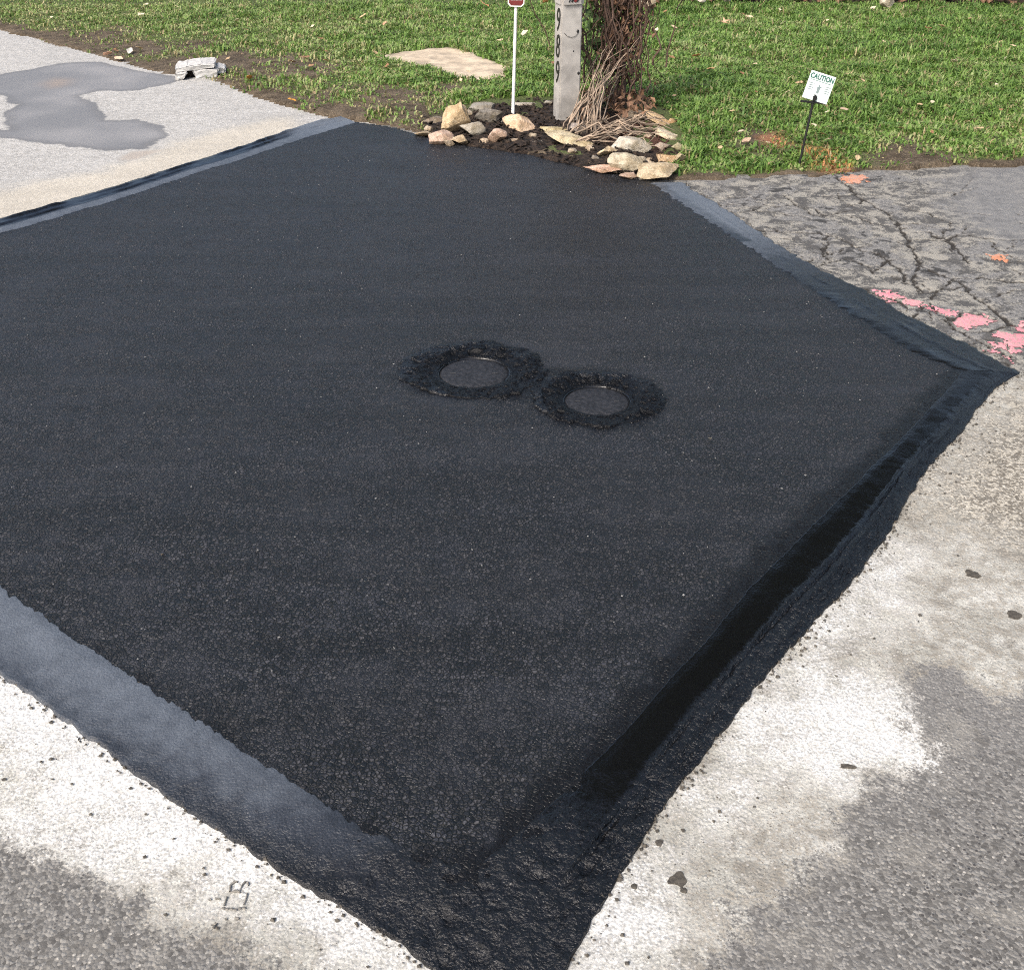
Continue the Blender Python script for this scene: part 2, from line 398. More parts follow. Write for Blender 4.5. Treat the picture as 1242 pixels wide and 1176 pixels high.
FL_in = GL([(432, 152), (380, 167), (300, 195), (230, 215), (150, 243), (60, 270), (0, 287), (-460, 409)])
FL_out = GL([(414, 146), (375, 152), (300, 180), (200, 212), (100, 243), (0, 270), (-557, 426)])
BACK = GL([(790, 224), (750, 214), (700, 204), (640, 190), (580, 181), (520, 169), (480, 157), (432, 150)])
def midl(a, b, f=.5, n=22): return resample_n(a, n)*(1-f)+resample_n(b, n)*f
PATCH = np.concatenate([midl(NL_in, NL_out), midl(NR_in, NR_out), midl(FR_in, FR_out), BACK, midl(FL_in, FL_out)])
PATCH_IN = np.concatenate([NL_in, NR_in[1:], FR_in[1:], BACK, FL_in])
BACK_ZONE = np.concatenate([BACK+[0, -.15], BACK[::-1]+[0, .3]])
PATCH_OUT = np.concatenate([NL_out, NR_out[1:], FR_out[1:], BACK[1:-1], FL_out])
LAWN_EDGE = GL([(-420, -40), (-150, 8), (0, 38), (60, 53), (110, 66), (160, 82), (205, 94), (250, 97), (290, 112), (340, 130), (385, 142), (430, 148), (480, 155), (520, 167), (580, 179), (640, 188), (700, 202), (750, 212), (800, 219), (850, 219), (960, 213), (1000, 213), (1100, 209), (1242, 201), (1700, 180)])
LAWN = np.concatenate([LAWN_EDGE, [[14, 6.2], [14, 18], [-14, 18], [-14, 12]]])
SLABP = GL([(455, 80), (475, 73), (520, 66), (545, 66), (575, 73), (600, 82), (618, 90), (613, 100), (585, 104), (560, 105), (540, 100), (525, 92), (500, 86)])
# a slightly ragged lawn edge
LAWN_C = LAWN.copy()
le, _ = resample(LAWN_EDGE, .10); le = le + np.stack([le[:, 0]*0, fbm(le[:, 0], le[:, 1], 3, 2, 4)*.16], 1)
LAWN = np.concatenate([le, [[14, 6.2], [14, 18], [-14, 18], [-14, 12]]])

# ------------------------------------------------------------------ setting
def zroad(P): return fbm(P[:, 0], P[:, 1], .8, 3, 1)*.02 + fbm(P[:, 0], P[:, 1], 6, 3, 2)*.004
far = mesh_np('ground', [(-900, -900, -.12), (900, -900, -.12), (900, 900, -.12), (-900, 900, -.12)], np.array([[0, 1, 2, 3]]), False)
far.materials.append(plain('far_ground', (.06, .09, .03), .95, .4, .3, .01))
tag(link('ground', far), 'wide level ground reaching out beyond the lawn and road', 'ground', kind='structure')

RIGHT_PALE = GL([(540, 1400), (575, 1062), (700, 950), (830, 810), (960, 662), (1100, 530), (1165, 455), (1238, 440), (1500, 440), (1500, 740), (1300, 800), (1242, 850), (1190, 845), (1150, 820), (1105, 828), (1095, 870), (1120, 915), (1100, 945), (1040, 975), (985, 1040), (950, 1092), (905, 1105), (880, 1150), (840, 1230), (800, 1400)])
LEFT_PALE = GL([(-557, 400), (0, 718), (200, 850), (400, 985), (575, 1062), (660, 1269), (700, 1400), (560, 1330), (400, 1230), (300, 1180), (230, 1140), (160, 1108), (110, 1072), (60, 1040), (0, 1000), (-100, 930), (-557, 640)])
CONC = np.array([[-14, 0.5], *G(-557, 470)[None], *G(0, 300)[None], *G(440, 175)[None], *G(470, 120)[None], [-1, 12], [-14, 16]])
WET = GL([(-80, 88), (0, 90), (40, 83), (75, 76), (120, 75), (160, 85), (210, 92), (240, 93), (200, 103), (165, 110), (125, 110), (96, 116), (118, 127), (130, 145), (165, 145), (195, 153), (203, 163), (192, 172), (178, 182), (130, 183), (60, 176), (5, 168), (-20, 165), (-80, 160)])
HOLE = GL([(-80, 120), (0, 115), (17, 127), (5, 140), (8, 158), (-80, 152)])
STAIN = GL([(138, 196), (158, 184), (196, 183), (178, 192), (160, 197)])
MID = GL([(1085, 640), (1110, 592), (1238, 453), (1500, 420), (1500, 690), (1242, 690), (1190, 650), (1130, 640)])
WHITE2 = GL([(690, 1176), (735, 1085), (860, 908), (985, 765), (1060, 680), (1090, 660), (1060, 730), (1010, 790), (1085, 850), (1110, 925), (1030, 935), (950, 900), (880, 960), (800, 1060), (760, 1176)])
WHITE1 = GL([(-557, 400), (0, 718), (200, 850), (400, 985), (575, 1062), (560, 1176), (480, 1176), (330, 1130), (240, 1030), (150, 1060), (60, 1000), (0, 960), (-557, 560)])
CREAM = np.concatenate([FL_in[1:], GL([(-557, 370), (0, 225), (110, 205), (240, 160), (330, 140), (375, 140)])])
OLD = np.concatenate([FR_in[::-1], GL([(1300, 462), (1500, 470), (2600, 470)]), [[9, 6.6]], GL([(1242, 195), (1000, 205), (828, 212)])])
SMOOTH = GL([(1150, 190), (1300, 190), (1300, 330), (1190, 300), (1120, 240)])
RUSTP = GL([(48, 102), (66, 94), (90, 96), (84, 104), (60, 108)])
Z4 = lambda L: [(780+a/2.688, 190+b/2.688) for a, b in L]
CR = [Z4(c) for c in [
 [(640, 70), (720, 140), (780, 170), (825, 205), (850, 250), (870, 290), (880, 320), (905, 345), (950, 370), (1010, 400)],
 [(340, 232), (470, 245), (580, 248), (650, 262), (700, 300), (760, 310), (800, 330), (850, 380), (865, 410)],
 [(860, 265), (930, 262), (980, 265), (1040, 250), (1120, 262), (1200, 270), (1300, 268)],
 [(980, 265), (1030, 300), (1070, 340)], [(1010, 400), (1060, 430), (1110, 470), (1160, 510), (1200, 545), (1300, 575)],
 [(600, 250), (595, 290), (610, 310)], [(730, 425), (800, 460), (830, 465), (870, 490), (930, 480), (1000, 520), (1020, 535), (1040, 510), (1110, 515), (1150, 530)],
 [(1000, 530), (1010, 560), (1060, 575), (1140, 560), (1200, 545)], [(1010, 400), (1110, 390), (1180, 400), (1300, 405)],
 [(830, 215), (900, 215), (960, 230)], [(270, 150), (400, 165), (500, 150), (560, 190), (700, 170)],
 [(1300, 440), (1200, 430), (1110, 470)], [(1090, 600), (1130, 615), (1190, 650)], [(1060, 575), (1090, 600)],
 [(930, 480), (960, 440), (1010, 400)], [(640, 175), (720, 140)], [(905, 345), (880, 400), (890, 440)], [(520, 350), (575, 352)],
 [(1120, 262), (1150, 300), (1242, 340)], [(700, 640 - 300), (760, 370), (800, 330)]]]
rr = random.Random(5)
for _ in range(64):
    x, y = rr.uniform(860, 1290), rr.uniform(225, 430); a = rr.uniform(-.3, 1.0); L = []
    for k in range(rr.randint(3, 6)):
        L.append((x, y)); a += rr.uniform(-.7, .7); x += 16*math.cos(a); y += 7*math.sin(a)
    CR.append(L)
CRW = [GL(c) for c in CR]
def crack_field(P):
    """1 in the middle of a crack, 0 away from it; cracks wander a little and change width"""
    Q = P + np.stack([fbm(P[:, 0], P[:, 1], 14, 3, 7), fbm(P[:, 0], P[:, 1], 14, 3, 8)], 1)*.05 + np.stack([fbm(P[:, 0], P[:, 1], 60, 2, 17), fbm(P[:, 0], P[:, 1], 60, 2, 18)], 1)*.02
    f = np.zeros(len(P))
    for i, c in enumerate(CRW):
        lo = c.min(0)-.12; hi = c.max(0)+.12
        m = ((Q > lo) & (Q < hi)).all(1)
        if not m.any(): continue
        d, _ = seg_near(Q[m], c, False)
        wdt = (.0092 if i < 9 else .0074 if i < 20 else .0056)*(1+.8*fbm(P[m, 0], P[m, 1], 9, 2, 9))
        f[m] = np.maximum(f[m], np.clip(1.15-d/wdt, 0, 1))
    return f
def road_attrs(P):
    wet = np.minimum(sdf(P, WET), -sdf(P, HOLE))
    return dict(pale=np.maximum.reduce([sdf(P, RIGHT_PALE), sdf(P, LEFT_PALE), sdf(P, CONC)]), conc=sdf(P, CONC), wet=wet, stain=sdf(P, STAIN),
                white=np.maximum(sdf(P, WHITE1), sdf(P, WHITE2)), mid=sdf(P, MID), cream=sdf(P, CREAM), old=sdf(P, OLD), smooth=sdf(P, SMOOTH), rust=np.clip(sdf(P, RUSTP)*4+.3, 0, 1))
YS = 3.02                                                     # the fine mesh of the cracked driveway starts here
DRIVE_BOX = np.array([[.6, YS], [6.5, YS], [6.5, 7.4], [.6, 7.4]])
ROAD_BOX = np.array([[-12, -4], [11, -4], [11, 13.5], [-12, 13.5]])
LAWN_CORE = LAWN.copy()
shr = np.array([[0, .35]])
LAWN_HOLE = LAWN + shr
PATCH_CORE = np.concatenate([midl(NL_in, NL_out, .2), midl(NR_in, NR_out, .2), midl(FR_in, FR_out, .2), BACK+[0, -.1], midl(FL_in, FL_out, .2)])
P, F, rim = grid_region(-12, 11.04, -4, 13.52, .024*1.5, ROAD_BOX, [LAWN_HOLE, PATCH_CORE, DRIVE_BOX + np.array([[.05, .05], [-.05, .05], [-.05, -.05], [.05, -.05]])])
z = zroad(P); ib = sdf(P, DRIVE_BOX); z = z - np.clip(ib*4, 0, 1)*.02
at = road_attrs(P); at['dirt'] = np.zeros(len(P))
link('road', mesh_np('road', np.column_stack([P, z]), F, True, at), M['road'])
tag(bpy.data.objects['road'], 'pale weathered road surface around the black patch', 'road', kind='structure')
P, F, rim = grid_region(.6, 6.5, YS, 7.4, .0085, DRIVE_BOX, [LAWN_HOLE, PATCH_CORE, np.array([[5.2, 0], [9, 0], [9, 9], [5.2, 9]])], snap=False)
cf = crack_field(P); oldm = np.clip(sdf(P, OLD)*8+.4, 0, 1); cf *= oldm
tilt = np.zeros(len(P))
z = zroad(P) + oldm*fbm(P[:, 0], P[:, 1], 3.5, 4, 12)*.014 - cf*.009
at = road_attrs(P); at['dirt'] = cf
drive_P, drive_F, drive_z = P, F, z
link('driveway', mesh_np('driveway', np.column_stack([P, z]), F, True, at), M['road'])
tag(bpy.data.objects['driveway'], 'old grey cracked asphalt driveway beside the lawn', 'driveway', kind='structure')

# lawn soil
P, F, rim = grid_region(-14, 14, 4.5, 18, .045, LAWN)
def bare_field(P):
    """0 thick grass .. 1 bare earth"""
    b = np.zeros(len(P))
    d, _ = seg_near(P, LAWN_EDGE, False)
    wdt = np.where(P[:, 0] < -.9, .42, .10)
    b = np.maximum(b, np.clip(1.2-d/wdt, 0, 1))
    for px, py, r in [(175, 66, .42), (215, 75, .35), (280, 80, .35), (330, 85, .55), (360, 95, .45), (455, 130, .3), (495, 145, .3), (385, 125, .22), (300, 100, .3), (920, 180, .18), (1110, 195, .25), (540, 118, .15), (60, 45, .35), (105, 52, .45), (240, 62, .3)]:
        c = G(px, py); q = (P-c)/np.array([r*1.2, r*1.9]); b = np.maximum(b, np.clip(1.25-np.sqrt((q*q).sum(1)), 0, 1)*.85)
    return np.clip(b + fbm(P[:, 0], P[:, 1], 4, 4, 21)*1.1, 0, 1)
def orange_field(P):
    b = np.zeros(len(P))
    for px, py, r in [(938, 178, .09), (985, 192, .07), (1000, 199, .11), (1014, 204, .08)]:
        c = G(px, py); q = (P-c)/np.array([r, r*2.0]); b = np.maximum(b, np.clip(1.3-(q*q).sum(1), 0, 1))
    return np.clip(b*.9 + fbm(P[:, 0], P[:, 1], 25, 3, 25)*1.0*(b > 0), 0, 1)
def zlawn(P):
    e = np.maximum(sdf(P, LAWN_C), 0)
    return .012 + np.clip(e/.5, 0, 1)*.03 + fbm(P[:, 0], P[:, 1], 1.2, 3, 30)*.05 + fbm(P[:, 0], P[:, 1], 9, 3, 31)*.03
z = zlawn(P) - np.clip(sdf(P, SLABP)*12, 0, 1)*.06; z[rim] = -.05
bf = bare_field(P)
soil = link('lawn_soil', mesh_np('lawn_soil', np.column_stack([P, z]), F, True, dict(green=1-bf, orange=orange_field(P)*.5)), M['soil'])
tag(soil, 'bare brown earth under the thin lawn grass', 'soil', kind='structure')

# fresh asphalt patch
COV = [(575, 453, 46), (724, 487, 43)]
CC = [G(a, b) for a, b, _ in COV]; CRAD = [r*mpp(G(a, b)) for a, b, r in COV]
P, F, rim = grid_region(-6.2, 3.6, .7, 7.6, .02, PATCH)
def zpatch(P):
    z = .014 + fbm(P[:, 0], P[:, 1], 1.1, 3, 40)*.014 + fbm(P[:, 0], P[:, 1], 9, 3, 41)*.004
    for c, r in zip(CC, CRAD):
        d = np.sqrt(((P-c)**2).sum(1)); z = z - .017*np.clip(1-(d-r*.9)/(r*.9), 0, 1)**1.5
    return z
d_in = sdf(P, PATCH_IN)
z = zpatch(P) - .02*np.clip((-d_in-.035)/.04, 0, 1)*(sdf(P, BACK_ZONE) < 0); z[rim] -= .03
# hand-smeared tar runs over the inner side of the seams: how far the tar reaches in (metres, + is tar)
tarf = np.full(len(P), -1.0)
for ln, wd in [(NR_in, .055), (NL_in, -.01), (FR_in, .0)]:
    d, _ = seg_near(P, ln, False); tarf = np.maximum(tarf, wd-d)
tarf = np.maximum(tarf, -d_in)
d, _ = seg_near(P, GL([(640, 1010), (800, 850), (960, 680), (1075, 590), (1140, 500), (1150, 470)]), False); tarf = np.maximum(tarf, .035-d)
for c, r in zip(CC, CRAD): tarf = np.maximum(tarf, r*1.9-np.sqrt(((P-c)**2).sum(1)))
d, _ = seg_near(P, np.array([CC[0], CC[1]]), False); tarf = np.maximum(tarf, .14-d)
patch = link('asphalt_patch', mesh_np('asphalt_patch', np.column_stack([P, z]), F, True, dict(tar=tarf)), M['asphalt'])
tag(patch, 'fresh black asphalt patch with sealed edges', 'asphalt', kind='structure')

def band(name, a, b, step, nv, lip, ripple, fdry_sheen, flump, ridges=(), label=None, seed=0, rag=.012, rag_in=1.0):
    n = max(8, int(max(resample(a, .01)[1][-1], resample(b, .01)[1][-1])/step))
    A = resample_n(smooth_line(a, 2), n); B = resample_n(smooth_line(b, 2), n)
    nrm = B-A; nrm /= np.sqrt((nrm**2).sum(1))[:, None]+1e-9
    L = np.arange(n)*step
    B = B + nrm*(fbm(B[:, 0], B[:, 1], 40, 4, seed+50)*rag*2.2 + fbm(B[:, 0], B[:, 1], 4, 3, 51)*.022)[:, None]
    A = A + nrm*(fbm(A[:, 0], A[:, 1], 75, 3, seed+52)*rag*2.6*rag_in + fbm(A[:, 0], A[:, 1], 5, 3, 53)*.022)[:, None]
    V = np.linspace(0, 1, nv)
    P = A[:, None, :]*(1-V)[None, :, None] + B[:, None, :]*V[None, :, None]
    Pf = P.reshape(-1, 2); vv = np.tile(V, n); ss = np.repeat(L, nv); u = np.repeat(np.linspace(0, 1, n), nv)
    zp = zpatch(Pf); zr = zroad(Pf)
    t = np.clip(vv*1.6-.3, 0, 1)
    z = zp*(1-t) + (zr+lip)*t + (.0014 if seed < 4 else .003)*np.clip(vv*8, .2, 1)
    z += np.sin(np.clip(vv, 0, 1)*math.pi)*(.0005 if seed < 4 else .002)
    lump = np.clip(flump(vv, u, Pf), 0, 1); dry = fdry_sheen(vv, u, Pf)
    z += (.1+.9*lump)*ripple*(1+1.6*cornerness(Pf))*(fbm(Pf[:, 0], Pf[:, 1], 38, 3, 60)*2.2 + fbm(Pf[:, 0], Pf[:, 1], 9, 3, 61)*.7)
    for v0, h0, s0, s1, wid in ridges:
        vc = v0 + fbm(ss, ss*0, 2, 2, seed+int(v0*10))*.06
        act = ((ss > s0) & (ss < s1))*np.clip(.6+fbm(ss, ss*0, 6, 2, seed+int(v0*77))*2.4, 0, 1)
        z += h0*np.exp(-((vv-vc)*(.26/wid))**2)*act
    z = np.where(vv > .995, zr-.01, z); z = np.where(vv < .005, zp-.001, z)
    idx = np.arange(n*nv).reshape(n, nv)
    F = np.stack([idx[:-1, :-1].ravel(), idx[1:, :-1].ravel(), idx[1:, 1:].ravel(), idx[:-1, 1:].ravel()], 1)
    o = link(name, mesh_np(name, np.column_stack([Pf, z]), F, True, dict(dry=dry, lumpy=lump)), M['tar'], patch)
    if label: o['label'] = label
    return o
NC = G(600, 1110)                                            # the near corner, where both near bands run together
def cornerness(P): return np.clip(1.25-np.sqrt(((P-NC)**2).sum(1))/.40, 0, 1)**1.3
band('tar_band', NL_in, NL_out, .006, 40, .007, .0028,  # brighter to the left: dried film with the sky sheen put into its colour
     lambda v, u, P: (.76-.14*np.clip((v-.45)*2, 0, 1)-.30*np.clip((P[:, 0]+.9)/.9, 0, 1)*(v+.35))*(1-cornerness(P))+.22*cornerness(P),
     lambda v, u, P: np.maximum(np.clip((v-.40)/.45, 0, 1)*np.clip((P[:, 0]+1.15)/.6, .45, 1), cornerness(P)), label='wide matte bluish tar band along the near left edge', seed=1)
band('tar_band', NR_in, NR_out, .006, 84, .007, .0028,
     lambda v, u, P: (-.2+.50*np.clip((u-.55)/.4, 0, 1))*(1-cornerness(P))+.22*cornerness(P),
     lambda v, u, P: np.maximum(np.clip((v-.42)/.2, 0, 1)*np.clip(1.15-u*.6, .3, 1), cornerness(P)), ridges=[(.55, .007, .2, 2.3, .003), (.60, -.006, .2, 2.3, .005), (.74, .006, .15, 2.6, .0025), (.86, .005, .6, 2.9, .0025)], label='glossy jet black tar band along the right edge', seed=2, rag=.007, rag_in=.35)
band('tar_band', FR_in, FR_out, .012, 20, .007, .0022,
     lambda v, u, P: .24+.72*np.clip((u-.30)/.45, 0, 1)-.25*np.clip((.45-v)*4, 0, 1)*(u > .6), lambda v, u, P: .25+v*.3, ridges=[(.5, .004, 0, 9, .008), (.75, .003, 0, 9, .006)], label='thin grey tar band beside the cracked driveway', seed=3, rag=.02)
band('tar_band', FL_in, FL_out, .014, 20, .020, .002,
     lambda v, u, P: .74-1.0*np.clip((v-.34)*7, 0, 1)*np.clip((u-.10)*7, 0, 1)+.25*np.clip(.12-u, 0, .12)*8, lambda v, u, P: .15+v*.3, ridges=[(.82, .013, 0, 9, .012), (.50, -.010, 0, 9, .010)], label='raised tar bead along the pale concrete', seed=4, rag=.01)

# ------------------------------------------------------------------ utility covers
def cover(c, r, label, seed, off=0.0):
    root = empty('utility_cover', (c[0], c[1], 0)); tag(root, label, 'cover', 'covers set in the asphalt patch')
    bm = bmesh.new(); ns = 48
    zt = -.001
    def ring(rad, zz): return [bm.verts.new((rad*math.cos(2*math.pi*i/ns), rad*math.sin(2*math.pi*i/ns), zz)) for i in range(ns)]
    rs = [ring(r*.90, zt-.02), ring(r*.90, zt), ring(r*.86, zt+.003), ring(r*.6, zt+.0035)]
    for a, b in zip(rs[:-1], rs[1:]):
        for i in range(ns): bm.faces.new((a[i], a[(i+1) % ns], b[(i+1) % ns], b[i]))
    bm.faces.new(rs[-1])
    lid = link('lid', from_bm('lid', bm, True), M['iron'], root)
    bm = bmesh.new(); rs = [ring(r*.92, zt-.02), ring(r*.92, zt+.003), ring(r*.945, zt+.006), ring(r*1.0, zt+.006), ring(r*1.03, zt-.01)]
    for a, b in zip(rs[:-1], rs[1:]):
        for i in range(ns): bm.faces.new((a[i], a[(i+1) % ns], b[(i+1) % ns], b[i]))
    link('rim', from_bm('rim', bm, True), M['tar'], root)
    # two lifting slots
    for k in (0, 1):
        bm = bmesh.new(); bmesh.ops.create_cube(bm, size=1, matrix=Matrix.Translation(((k*2-1)*r*.55, 0, zt+.0035)) @ Matrix.Diagonal((r*.16, r*.06, .003, 1)))
        bmesh.ops.bevel(bm, geom=bm.edges[:], offset=.0008, segments=1, affect='EDGES')
        link('lifting_slot', from_bm('lifting_slot', bm), M['black'], lid)
    # lumpy tar packed round it
    na, nr = 330, 44
    th = np.linspace(0, 2*math.pi, na, endpoint=False); u = np.linspace(0, 1, nr)
    TH, U = np.meshgrid(th, u, indexing='ij')
    rout = r*(1.92 + .42*fbm(np.cos(TH)*1.3, np.sin(TH)*1.3, 1, 2, seed)*2 + .26*fbm(np.cos(TH)*12, np.sin(TH)*12, 1, 3, seed) + off*np.cos(TH))
    rin = r*(.93+.10*fbm(np.cos(TH)*5, np.sin(TH)*5, 1, 3, seed+20))
    RR = rin+(rout-rin)*U
    X = c[0]+RR*np.cos(TH); Y = c[1]+RR*np.sin(TH)
    Pn = np.stack([X.ravel(), Y.ravel()], 1)
    zz = zpatch(Pn).reshape(na, nr)
    mound = np.sin(np.clip(U, 0, 1)*math.pi)**.7
    lump = fbm(X, Y, 60, 3, seed+3)*.016 + fbm(X, Y, 12, 3, seed+4)*.03
    zz = zz + mound*(.005+lump) - .004*(U > .97) + .0015
    zz = np.where(RR < r*1.04, np.maximum(zz, .0075+fbm(X, Y, 50, 2, seed+21)*.004), zz); zz = np.where(U < .01, .0, zz)
    V = np.stack([RR*np.cos(TH), RR*np.sin(TH), zz], -1).reshape(-1, 3)
    idx = np.arange(na*nr).reshape(na, nr); nx = np.roll(idx, -1, 0)
    F = np.stack([idx[:, :-1].ravel(), idx[:, 1:].ravel(), nx[:, 1:].ravel(), nx[:, :-1].ravel()], 1)[:, ::-1]
    link('tar_collar', mesh_np('tar_collar', V, F[:, ::-1], True, dict(dry=np.full(na*nr, -.7)+1.2*np.clip(.15+fbm(X, Y, 8, 3, seed+9).ravel()*2.6, 0, 1)*np.clip((np.tile(u, na)-.25)*2, 0, 1), lumpy=np.full(na*nr, .95))), M['tar'], root)
    return root
cover(CC[0], CRAD[0], 'round utility cover ringed with black tar, the left one, farther from the glossy band', 71, .12)
cover(CC[1], CRAD[1], 'round utility cover ringed with black tar, the right one, nearer the glossy band', 83, .22)

# ------------------------------------------------------------------ paint marks sprayed on the old asphalt
def paint(name, polys, m, label, seed, thr=-.003):
    c = drive_P[drive_F].mean(1); f = np.full(len(c), -9.0)
    for p in polys:
        lo = p.min(0)-.1; hi = p.max(0)+.1; k = ((c > lo) & (c < hi)).all(1)
        if k.any(): f[k] = np.maximum(f[k], sdf(c[k], p))
    f = f + fbm(c[:, 0], c[:, 1], 38, 4, seed)*.075 + (RNG.random(len(c))-.5)*.012
    crk = crack_field(c[f > -.1]); f[f > -.1] -= crk*.06
    k = f > thr
    FF = drive_F[k]; used = np.unique(FF); mp = np.zeros(len(drive_P), int); mp[used] = np.arange(len(used))
    V = np.column_stack([drive_P[used], drive_z[used]+.0025])
    o = link(name, mesh_np(name, V, mp[FF], True), m)
    return tag(o, label, 'paint mark', 'utility paint marks')
Z8 = lambda L: GL([(1000+a/5.132, 330+b/5.132) for a, b in L])
pk = [Z8(c) for c in [[(310, 110), (420, 108), (490, 150), (400, 178)], [(455, 178), (540, 165), (640, 200), (760, 232), (850, 250), (820, 282), (740, 256), (640, 228), (540, 203)],
      [(800, 310), (880, 265), (980, 262), (1065, 298), (1000, 335), (880, 348)], [(1150, 330), (1300, 312), (1300, 385), (1190, 368)],
      [(1080, 380), (1300, 388), (1290, 425), (1195, 470), (1185, 508), (1060, 452), (1100, 420), (1040, 400)], [(1000, 480), (1090, 505), (1165, 548), (1060, 505)]]]
paint('pink_paint', pk, M['pink'], 'pink spray paint streak on cracked asphalt by the patch corner', 90)
paint('orange_paint', [GL([(1018, 214), (1052, 213), (1048, 221), (1030, 222)])], M['orange'], 'orange spray paint dab where lawn meets driveway', 91)
paint('orange_paint', [GL([(1198, 308), (1222, 309), (1220, 316), (1202, 314)])], M['orange'], 'small orange spray paint dab out on the cracked driveway', 92)

# ------------------------------------------------------------------ grass
BED = GL([(512, 166), (516, 148), (560, 136), (600, 126), (690, 124), (760, 130), (808, 139), (827, 168), (824, 196), (800, 219), (750, 213), (700, 204), (640, 190), (580, 181)])
def scatter(n, x0, x1, y0, y1): return np.column_stack([RNG.uniform(x0, x1, n), RNG.uniform(y0, y1, n)])
def grass(P, hmul=1.0):
    n = len(P); bfv = bare_field(P)
    thin = np.clip(fbm(P[:, 0], P[:, 1], 7, 3, 109)*3.0-.4, 0, .6)
    keep = RNG.random(n) > np.maximum(bfv*1.05, thin)
    keep &= inside(P, LAWN_C) & (sdf(P, BED) < -.0) & (sdf(P, SLABP) < .05*RNG.random(n)**3)
    P = P[keep]; bfv = bfv[keep]; n = len(P)
    z = zlawn(P)
    lush = np.clip(.5+.9*fbm(P[:, 0], P[:, 1], .9, 3, 101) + P[:, 0]*.06, .15, 1)
    H = (.03+.06*RNG.random(n)**1.3)*(.5+.8*lush)*np.clip(1+1.4*fbm(P[:, 0], P[:, 1], 6, 2, 107), .5, 1.5)*(1-.45*bfv)*.84*hmul
    W = .0036+.0048*RNG.random(n)
    clump = fbm(P[:, 0], P[:, 1], 12, 2, 103)
    az = RNG.random(n)*2*math.pi + clump*3; lean = (.35+1.15*RNG.random(n))
    D = np.stack([np.cos(az), np.sin(az), az*0], 1); T = np.stack([-np.sin(az), np.cos(az), az*0], 1)
    B = np.column_stack([P, z-.006])
    up = np.array([0, 0, 1.0])
    p1 = B + (up*.55 + D*(.18*lean)[:, None])*H[:, None]
    p2 = B + (up*(1-.30*lean)[:, None] + D*(.75*lean)[:, None])*H[:, None]
    w1 = T*W[:, None]
    V = np.stack([B-w1*.8, B+w1*.8, p1-w1*.85, p1+w1*.85, p2], 1).reshape(-1, 3)
    i = np.arange(n)*5
    F4 = np.stack([i, i+1, i+3, i+2], 1); F3 = np.stack([i+2, i+3, i+4], 1)
    r = np.clip(RNG.random(n)*.62 + .20 + clump*1.3 + fbm(P[:, 0], P[:, 1], 5, 2, 106)*.7 + fbm(P[:, 0], P[:, 1], 1.2, 3, 104)*.9 - np.clip(P[:, 0], -3, 4)*.035, 0, 1)
    pd = .085 + .35*bfv + .18*np.clip(-P[:, 0]*.12, 0, 1) + .5*np.clip(fbm(P[:, 0], P[:, 1], 2.2, 3, 105)-.12, 0, 1)
    dry = np.where(RNG.random(n) < pd, .55+.45*RNG.random(n), RNG.random(n)*.12+.25*np.clip(-P[:, 0]*.08, 0, .5))
    og = orange_field(P)*(RNG.random(n) < .4)*.8
    rep = lambda a: np.repeat(a, 5)
    return V, F4, F3, dict(rnd=rep(r), dry=rep(dry), orange=rep(og), tip=np.tile([0, 0, .5, .5, 1.0], n))
Pg = np.concatenate([scatter(190000, -2.2, 5.2, 5.2, 8.6), scatter(190000, -5.5, 6.2, 8.0, 11.5), scatter(70000, -8, 8, 11.0, 15)])
V, F4, F3, at = grass(Pg)
gr = link('grass', mesh_np('grass', V, [F4, F3], False, at), M['grass'])
tag(gr, 'short green lawn grass mixed with dry blades', 'grass', kind='stuff')

# ------------------------------------------------------------------ stone bed
P, F, rim = grid_region(-1.2, 2.6, 5.0, 9.5, .02, BED)
e = np.maximum(sdf(P, BED), 0)
def zbed(P): return .015 + np.clip(np.maximum(sdf(P, BED), 0)/.3, 0, 1)*.03 + fbm(P[:, 0], P[:, 1], 12, 4, 111)*.04
z = zbed(P); z[rim] = 0.0
redc = G(795, 170)
red = np.clip(1.1-np.sqrt(((P-redc)**2).sum(1))/.55, 0, 1)
bed = link('mulch_bed', mesh_np('mulch_bed', np.column_stack([P, z]), F, True, dict(red=red)), M['mulch'])
tag(bed, 'dark mulch bed ringed with stones around the post', 'mulch', kind='structure')
def flakes(name, P, z, sz, m, label, cat, attrs=None, seed=0, parent=None):
    n = len(P); a = RNG.random(n)*6.28; t = RNG.uniform(-.7, .7, n); l = sz*(.6+RNG.random(n)); wd = l*(.2+.5*RNG.random(n))
    D = np.stack([np.cos(a)*np.cos(t), np.sin(a)*np.cos(t), np.sin(t)], 1); T = np.stack([-np.sin(a), np.cos(a), RNG.uniform(-.5, .5, n)], 1)
    N = np.cross(D, T); B = np.column_stack([P, z])
    th = (l*.15)[:, None]*N
    d = D*l[:, None]*.5; s = T*wd[:, None]*.5
    V = np.stack([B-d-s, B+d-s*.6, B+d+s*.7, B-d+s, B-d*.8-s*.8+th, B+d*.8-s*.5+th, B+d*.8+s*.5+th, B-d*.8+s*.8+th], 1).reshape(-1, 3)
    i = (np.arange(n)*8)[:, None]
    F = np.concatenate([i+np.array(q) for q in [(0, 3, 2, 1), (4, 5, 6, 7), (0, 1, 5, 4), (1, 2, 6, 5), (2, 3, 7, 6), (3, 0, 4, 7)]])
    at = {k: np.repeat(v, 8) for k, v in (attrs or {}).items()}
    o = link(name, mesh_np(name, V, F, False, at), m, parent)
    return tag(o, label, cat, kind='stuff')
Pm = scatter(9000, -1.1, 2.5, 5.2, 9.2); Pm = Pm[sdf(Pm, BED) > -.03]
